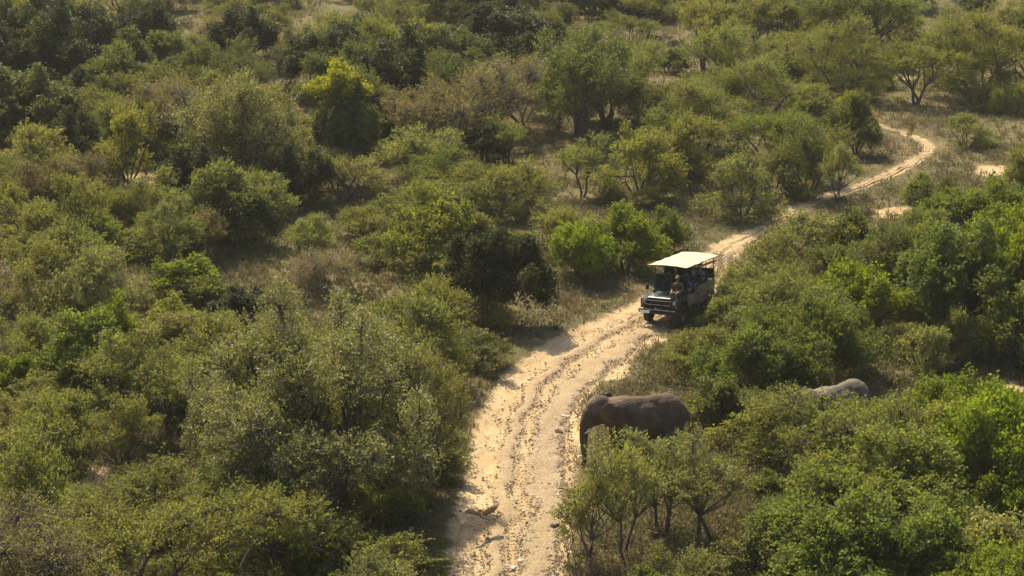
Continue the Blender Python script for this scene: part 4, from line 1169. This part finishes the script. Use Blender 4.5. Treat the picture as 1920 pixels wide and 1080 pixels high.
for px, py, wp, lab in ((1049, 812, 20, 'dark dung heap on the right edge of the track left of the elephant'), (1036, 820, 11, 'small dark dung clod beside the dung heap'), (1040, 990, 20, 'dark dung heap on the right side of the track behind the sapling'), (1029, 998, 12, 'small dark clod left of the lower dung heap'), (1062, 972, 14, 'dark dung clod right of the long dark stone')):
    p = at(px, py); s = ppm(p); q = wp / s / 2
    b = MB()
    for k in range(5): b.ball((q * random.uniform(-.6, .6), q * random.uniform(-.5, .5), q * random.uniform(.15, .55)), (q * .45, q * .42, q * .36), nu=8, nv=6)
    dm = remeshed(b, q * .14, 1); dm.materials.append(M['dung'])
    tag(link('dung_heap', dm, None, p), lab, 'dung', 'elephant dung on the track')
# gravel: thousands of small stones nobody could count
gr = np.random.default_rng(9)
ico = MB(); ico.ball((0, 0, 0), (1, 1, 1), nu=6, nv=3)
iv = np.array([tuple(p) for p in ico.v]); if_ = np.array(ico.f)
NG = 24000
ii = (gr.random(NG) ** 1.25 * (n_along - 1) * .55).astype(int)
u = np.where(gr.random(NG) < .66, gr.normal(.81, .12, NG), np.where(gr.random(NG) < .75, gr.normal(.38, .06, NG), gr.random(NG) * 1.1 - .05))
pos = eL[ii] * (1 - u)[:, None] + eR[ii] * u[:, None] + gr.normal(0, .12, (NG, 2))
sz = .014 + .034 * gr.random(NG) ** 2.4 + .03 * (gr.random(NG) > .985)
ang = gr.random(NG) * 6.28
sc = np.stack([sz * gr.uniform(.8, 1.5, NG), sz * gr.uniform(.6, 1.1, NG), sz * gr.uniform(.4, .8, NG)], 1)
GV = iv[None] * sc[:, None] * gr.uniform(.8, 1.2, (NG, len(iv), 1))
ca, sa = np.cos(ang)[:, None], np.sin(ang)[:, None]
GVr = np.stack([GV[..., 0] * ca - GV[..., 1] * sa, GV[..., 0] * sa + GV[..., 1] * ca, GV[..., 2]], -1)
GVr[..., 0] += pos[:, 0:1]; GVr[..., 1] += pos[:, 1:2]; GVr[..., 2] += (hgt(pos[:, 0], pos[:, 1]) + .03 + sz * .2)[:, None]
n = NT('gravel_stone')
n.base(n.ramp(n.attr('shade'), [(0, (.19, .135, .085)), (.45, (.29, .21, .125)), (.8, (.42, .32, .20)), (1, (.58, .50, .38))])); n.set(.9, 0, .2)
me = mesh_np('gravel', GVr.reshape(-1, 3), (if_[None] + (np.arange(NG) * len(iv))[:, None, None]).reshape(-1, 4), n.m, {'shade': ('FACE', np.repeat(gr.random(NG), len(if_)))})
tag(link('gravel', me), kind='stuff')

# ------------------------------------------------------------------ dry grass and low scrub
n = NT('grass_blade')
n.base(n.mix(n.attr('dry'), (.085, .092, .030), (.19, .132, .060))); n.set(.85, 0, .15)
tr = n.n('ShaderNodeBsdfTranslucent'); n.l(n.mix(n.attr('dry'), (.11, .115, .03), (.22, .165, .08)), tr.inputs[0])
mx = n.n('ShaderNodeMixShader'); mx.inputs[0].default_value = .3; n.l(n.p.outputs[0], mx.inputs[1]); n.l(tr.outputs[0], mx.inputs[2]); n.l(mx.outputs[0], n.out.inputs[0])
NTF = 46000
gq = np.random.default_rng(3)
vv = 2 + 1230 * gq.random(NTF) ** 1.15; uu_ = -60 + 2040 * gq.random(NTF)
d0 = np.stack([(uu_ - 960) / F, cp + (540 - vv) / F * sp, -sp + (540 - vv) / F * cp], 1)
t_ = -CAMH / d0[:, 2]
X = d0[:, 0] * t_ + gq.normal(0, .6, NTF); Y = d0[:, 1] * t_ + gq.normal(0, .6, NTF)
pf = np.zeros(NTF)
for a, b_, ra, rb_ in patch_w: pf = np.maximum(pf, 1.15 - np.sqrt(((X - a) / ra) ** 2 + ((Y - b_) / rb_) ** 2))
ok = (road_signed(X, Y) > .12 + .5 * gq.random(NTF) ** 2) & (pf < .25 + .8 * (gq.random(NTF) ** 3))
X, Y = X[ok], Y[ok]; ntf = len(X); NB = 6
clump = np.sin(X * .5 + 1) * np.sin(Y * .37 + 2) + .6 * np.sin(X * 1.1 + Y * .7)
ht = (.16 + .26 * gq.random(ntf) ** 1.5) * (1 + .35 * clump)
bx = np.repeat(X, NB) + gq.normal(0, .09, ntf * NB); by = np.repeat(Y, NB) + gq.normal(0, .09, ntf * NB)
hb = np.repeat(ht, NB) * gq.uniform(.6, 1.3, ntf * NB); bz = hgt(bx, by)
a_ = gq.random(ntf * NB) * 6.28; wd = .020 + .014 * gq.random(ntf * NB)
lean = hb[:, None] * gq.normal(0, .38, (ntf * NB, 2))
BV = np.empty((ntf * NB, 3, 3))
BV[:, 0] = np.stack([bx - wd * np.cos(a_), by - wd * np.sin(a_), bz - .02], 1)
BV[:, 1] = np.stack([bx + wd * np.cos(a_), by + wd * np.sin(a_), bz - .02], 1)
BV[:, 2] = np.stack([bx + lean[:, 0], by + lean[:, 1], bz + hb], 1)
dry = np.clip(np.repeat(.54 + .4 * np.exp(-np.abs(road_signed(X, Y)) / 4) + .30 * clump + .25 * gq.normal(0, 1, ntf), NB) + .12 * gq.normal(0, 1, ntf * NB), 0, 1)
me = mesh_np('dry_grass', BV.reshape(-1, 3), np.arange(ntf * NB * 3).reshape(-1, 3), n.m, {'dry': ('FACE', dry)})
tag(link('dry_grass', me), kind='stuff')

# low twiggy scrub between the bushes
sq = np.random.default_rng(4)
NS = 9500
vv = 2 + 1230 * sq.random(NS) ** 1.25; uu_ = -60 + 2040 * sq.random(NS)
d0 = np.stack([(uu_ - 960) / F, cp + (540 - vv) / F * sp, -sp + (540 - vv) / F * cp], 1); t_ = -CAMH / d0[:, 2]
X = d0[:, 0] * t_; Y = d0[:, 1] * t_
rs = road_signed(X, Y); pf = np.zeros(NS)
for a, b_, ra, rb_ in patch_w: pf = np.maximum(pf, 1.15 - np.sqrt(((X - a) / ra) ** 2 + ((Y - b_) / rb_) ** 2))
ok = (rs > .45) & (pf < .3)
X, Y, rs = X[ok], Y[ok], rs[ok]; ns = len(X)
szs = np.minimum(.28 + .5 * sq.random(ns) ** 1.6, .22 + rs * .5)
PL = 70
dirs = unit(sq.normal(0, 1, (ns, PL, 3))); dirs[..., 2] = np.abs(dirs[..., 2])
C = dirs * szs[:, None, None] * (sq.random((ns, PL, 1)) ** .5) * np.array([1.15, 1.15, .85])
C[..., 0] += X[:, None]; C[..., 1] += Y[:, None]; C[..., 2] += hgt(X, Y)[:, None] + .03
C = C.reshape(-1, 3); D = unit(dirs.reshape(-1, 3) + sq.normal(0, .6, (ns * PL, 3)))
LV, LF = leaf_quads(C, D, .12 * sq.uniform(.6, 1.4, len(C)), .05 * sq.uniform(.6, 1.4, len(C)), sq)
kd = sq.random(ns); kd = np.where((rs < 5) & (sq.random(ns) < .7), kd * .42, kd)
n = NT('scrub_leaf')
n.base(n.ramp(n.attr('hue'), [(0, (.12, .09, .05)), (.3, (.15, .12, .062)), (.5, (.13, .128, .048)), (.8, (.11, .126, .036)), (1, (.13, .165, .024))])); n.set(.8, 0, .2)
tr = n.n('ShaderNodeBsdfTranslucent'); tr.inputs[0].default_value = (.14, .13, .04, 1)
mx = n.n('ShaderNodeMixShader'); mx.inputs[0].default_value = .25; n.l(n.p.outputs[0], mx.inputs[1]); n.l(tr.outputs[0], mx.inputs[2]); n.l(mx.outputs[0], n.out.inputs[0])
me = mesh_np('low_scrub', LV, LF, n.m, {'hue': ('FACE', np.clip(np.repeat(kd, PL) + .08 * sq.normal(0, 1, ns * PL), 0, 1))})
tag(link('low_scrub', me), kind='stuff')

# ------------------------------------------------------------------ the air
hz = MB(); hz.box((0, 0, 11.5), (5600, 5600, 30))
n = NT('haze_air'); n.t.nodes.remove(n.p)
pv = n.n('ShaderNodeVolumePrincipled'); pv.inputs['Color'].default_value = (.95, .92, .82, 1); pv.inputs['Density'].default_value = .00016; pv.inputs['Anisotropy'].default_value = .2
n.l(pv.outputs[0], n.out.inputs['Volume'])
tag(hz.build('haze', n.m), kind='stuff')

if __import__('os').environ.get('DBG'):
    for nm, c in (('can FL', (1.35, -.88, 2.46)), ('can FR(img right)', (1.35, .88, 2.46)), ('can BR', (-2.5, .88, 2.46)), ('can BL', (-2.5, -.88, 2.46)), ('hood L', (2.09, -.86, 1.15)), ('hood R', (2.09, .86, 1.15)), ('wheel', (1.45, -.86, 0)), ('bumper L', (2.37, -.86, .62)), ('rear top', (-2.28, .84, 1.34)), ('ws L', (.82, -.78, 1.24))):
        print('DBG', nm, [round(a) for a in proj(TM @ Vector(c))])
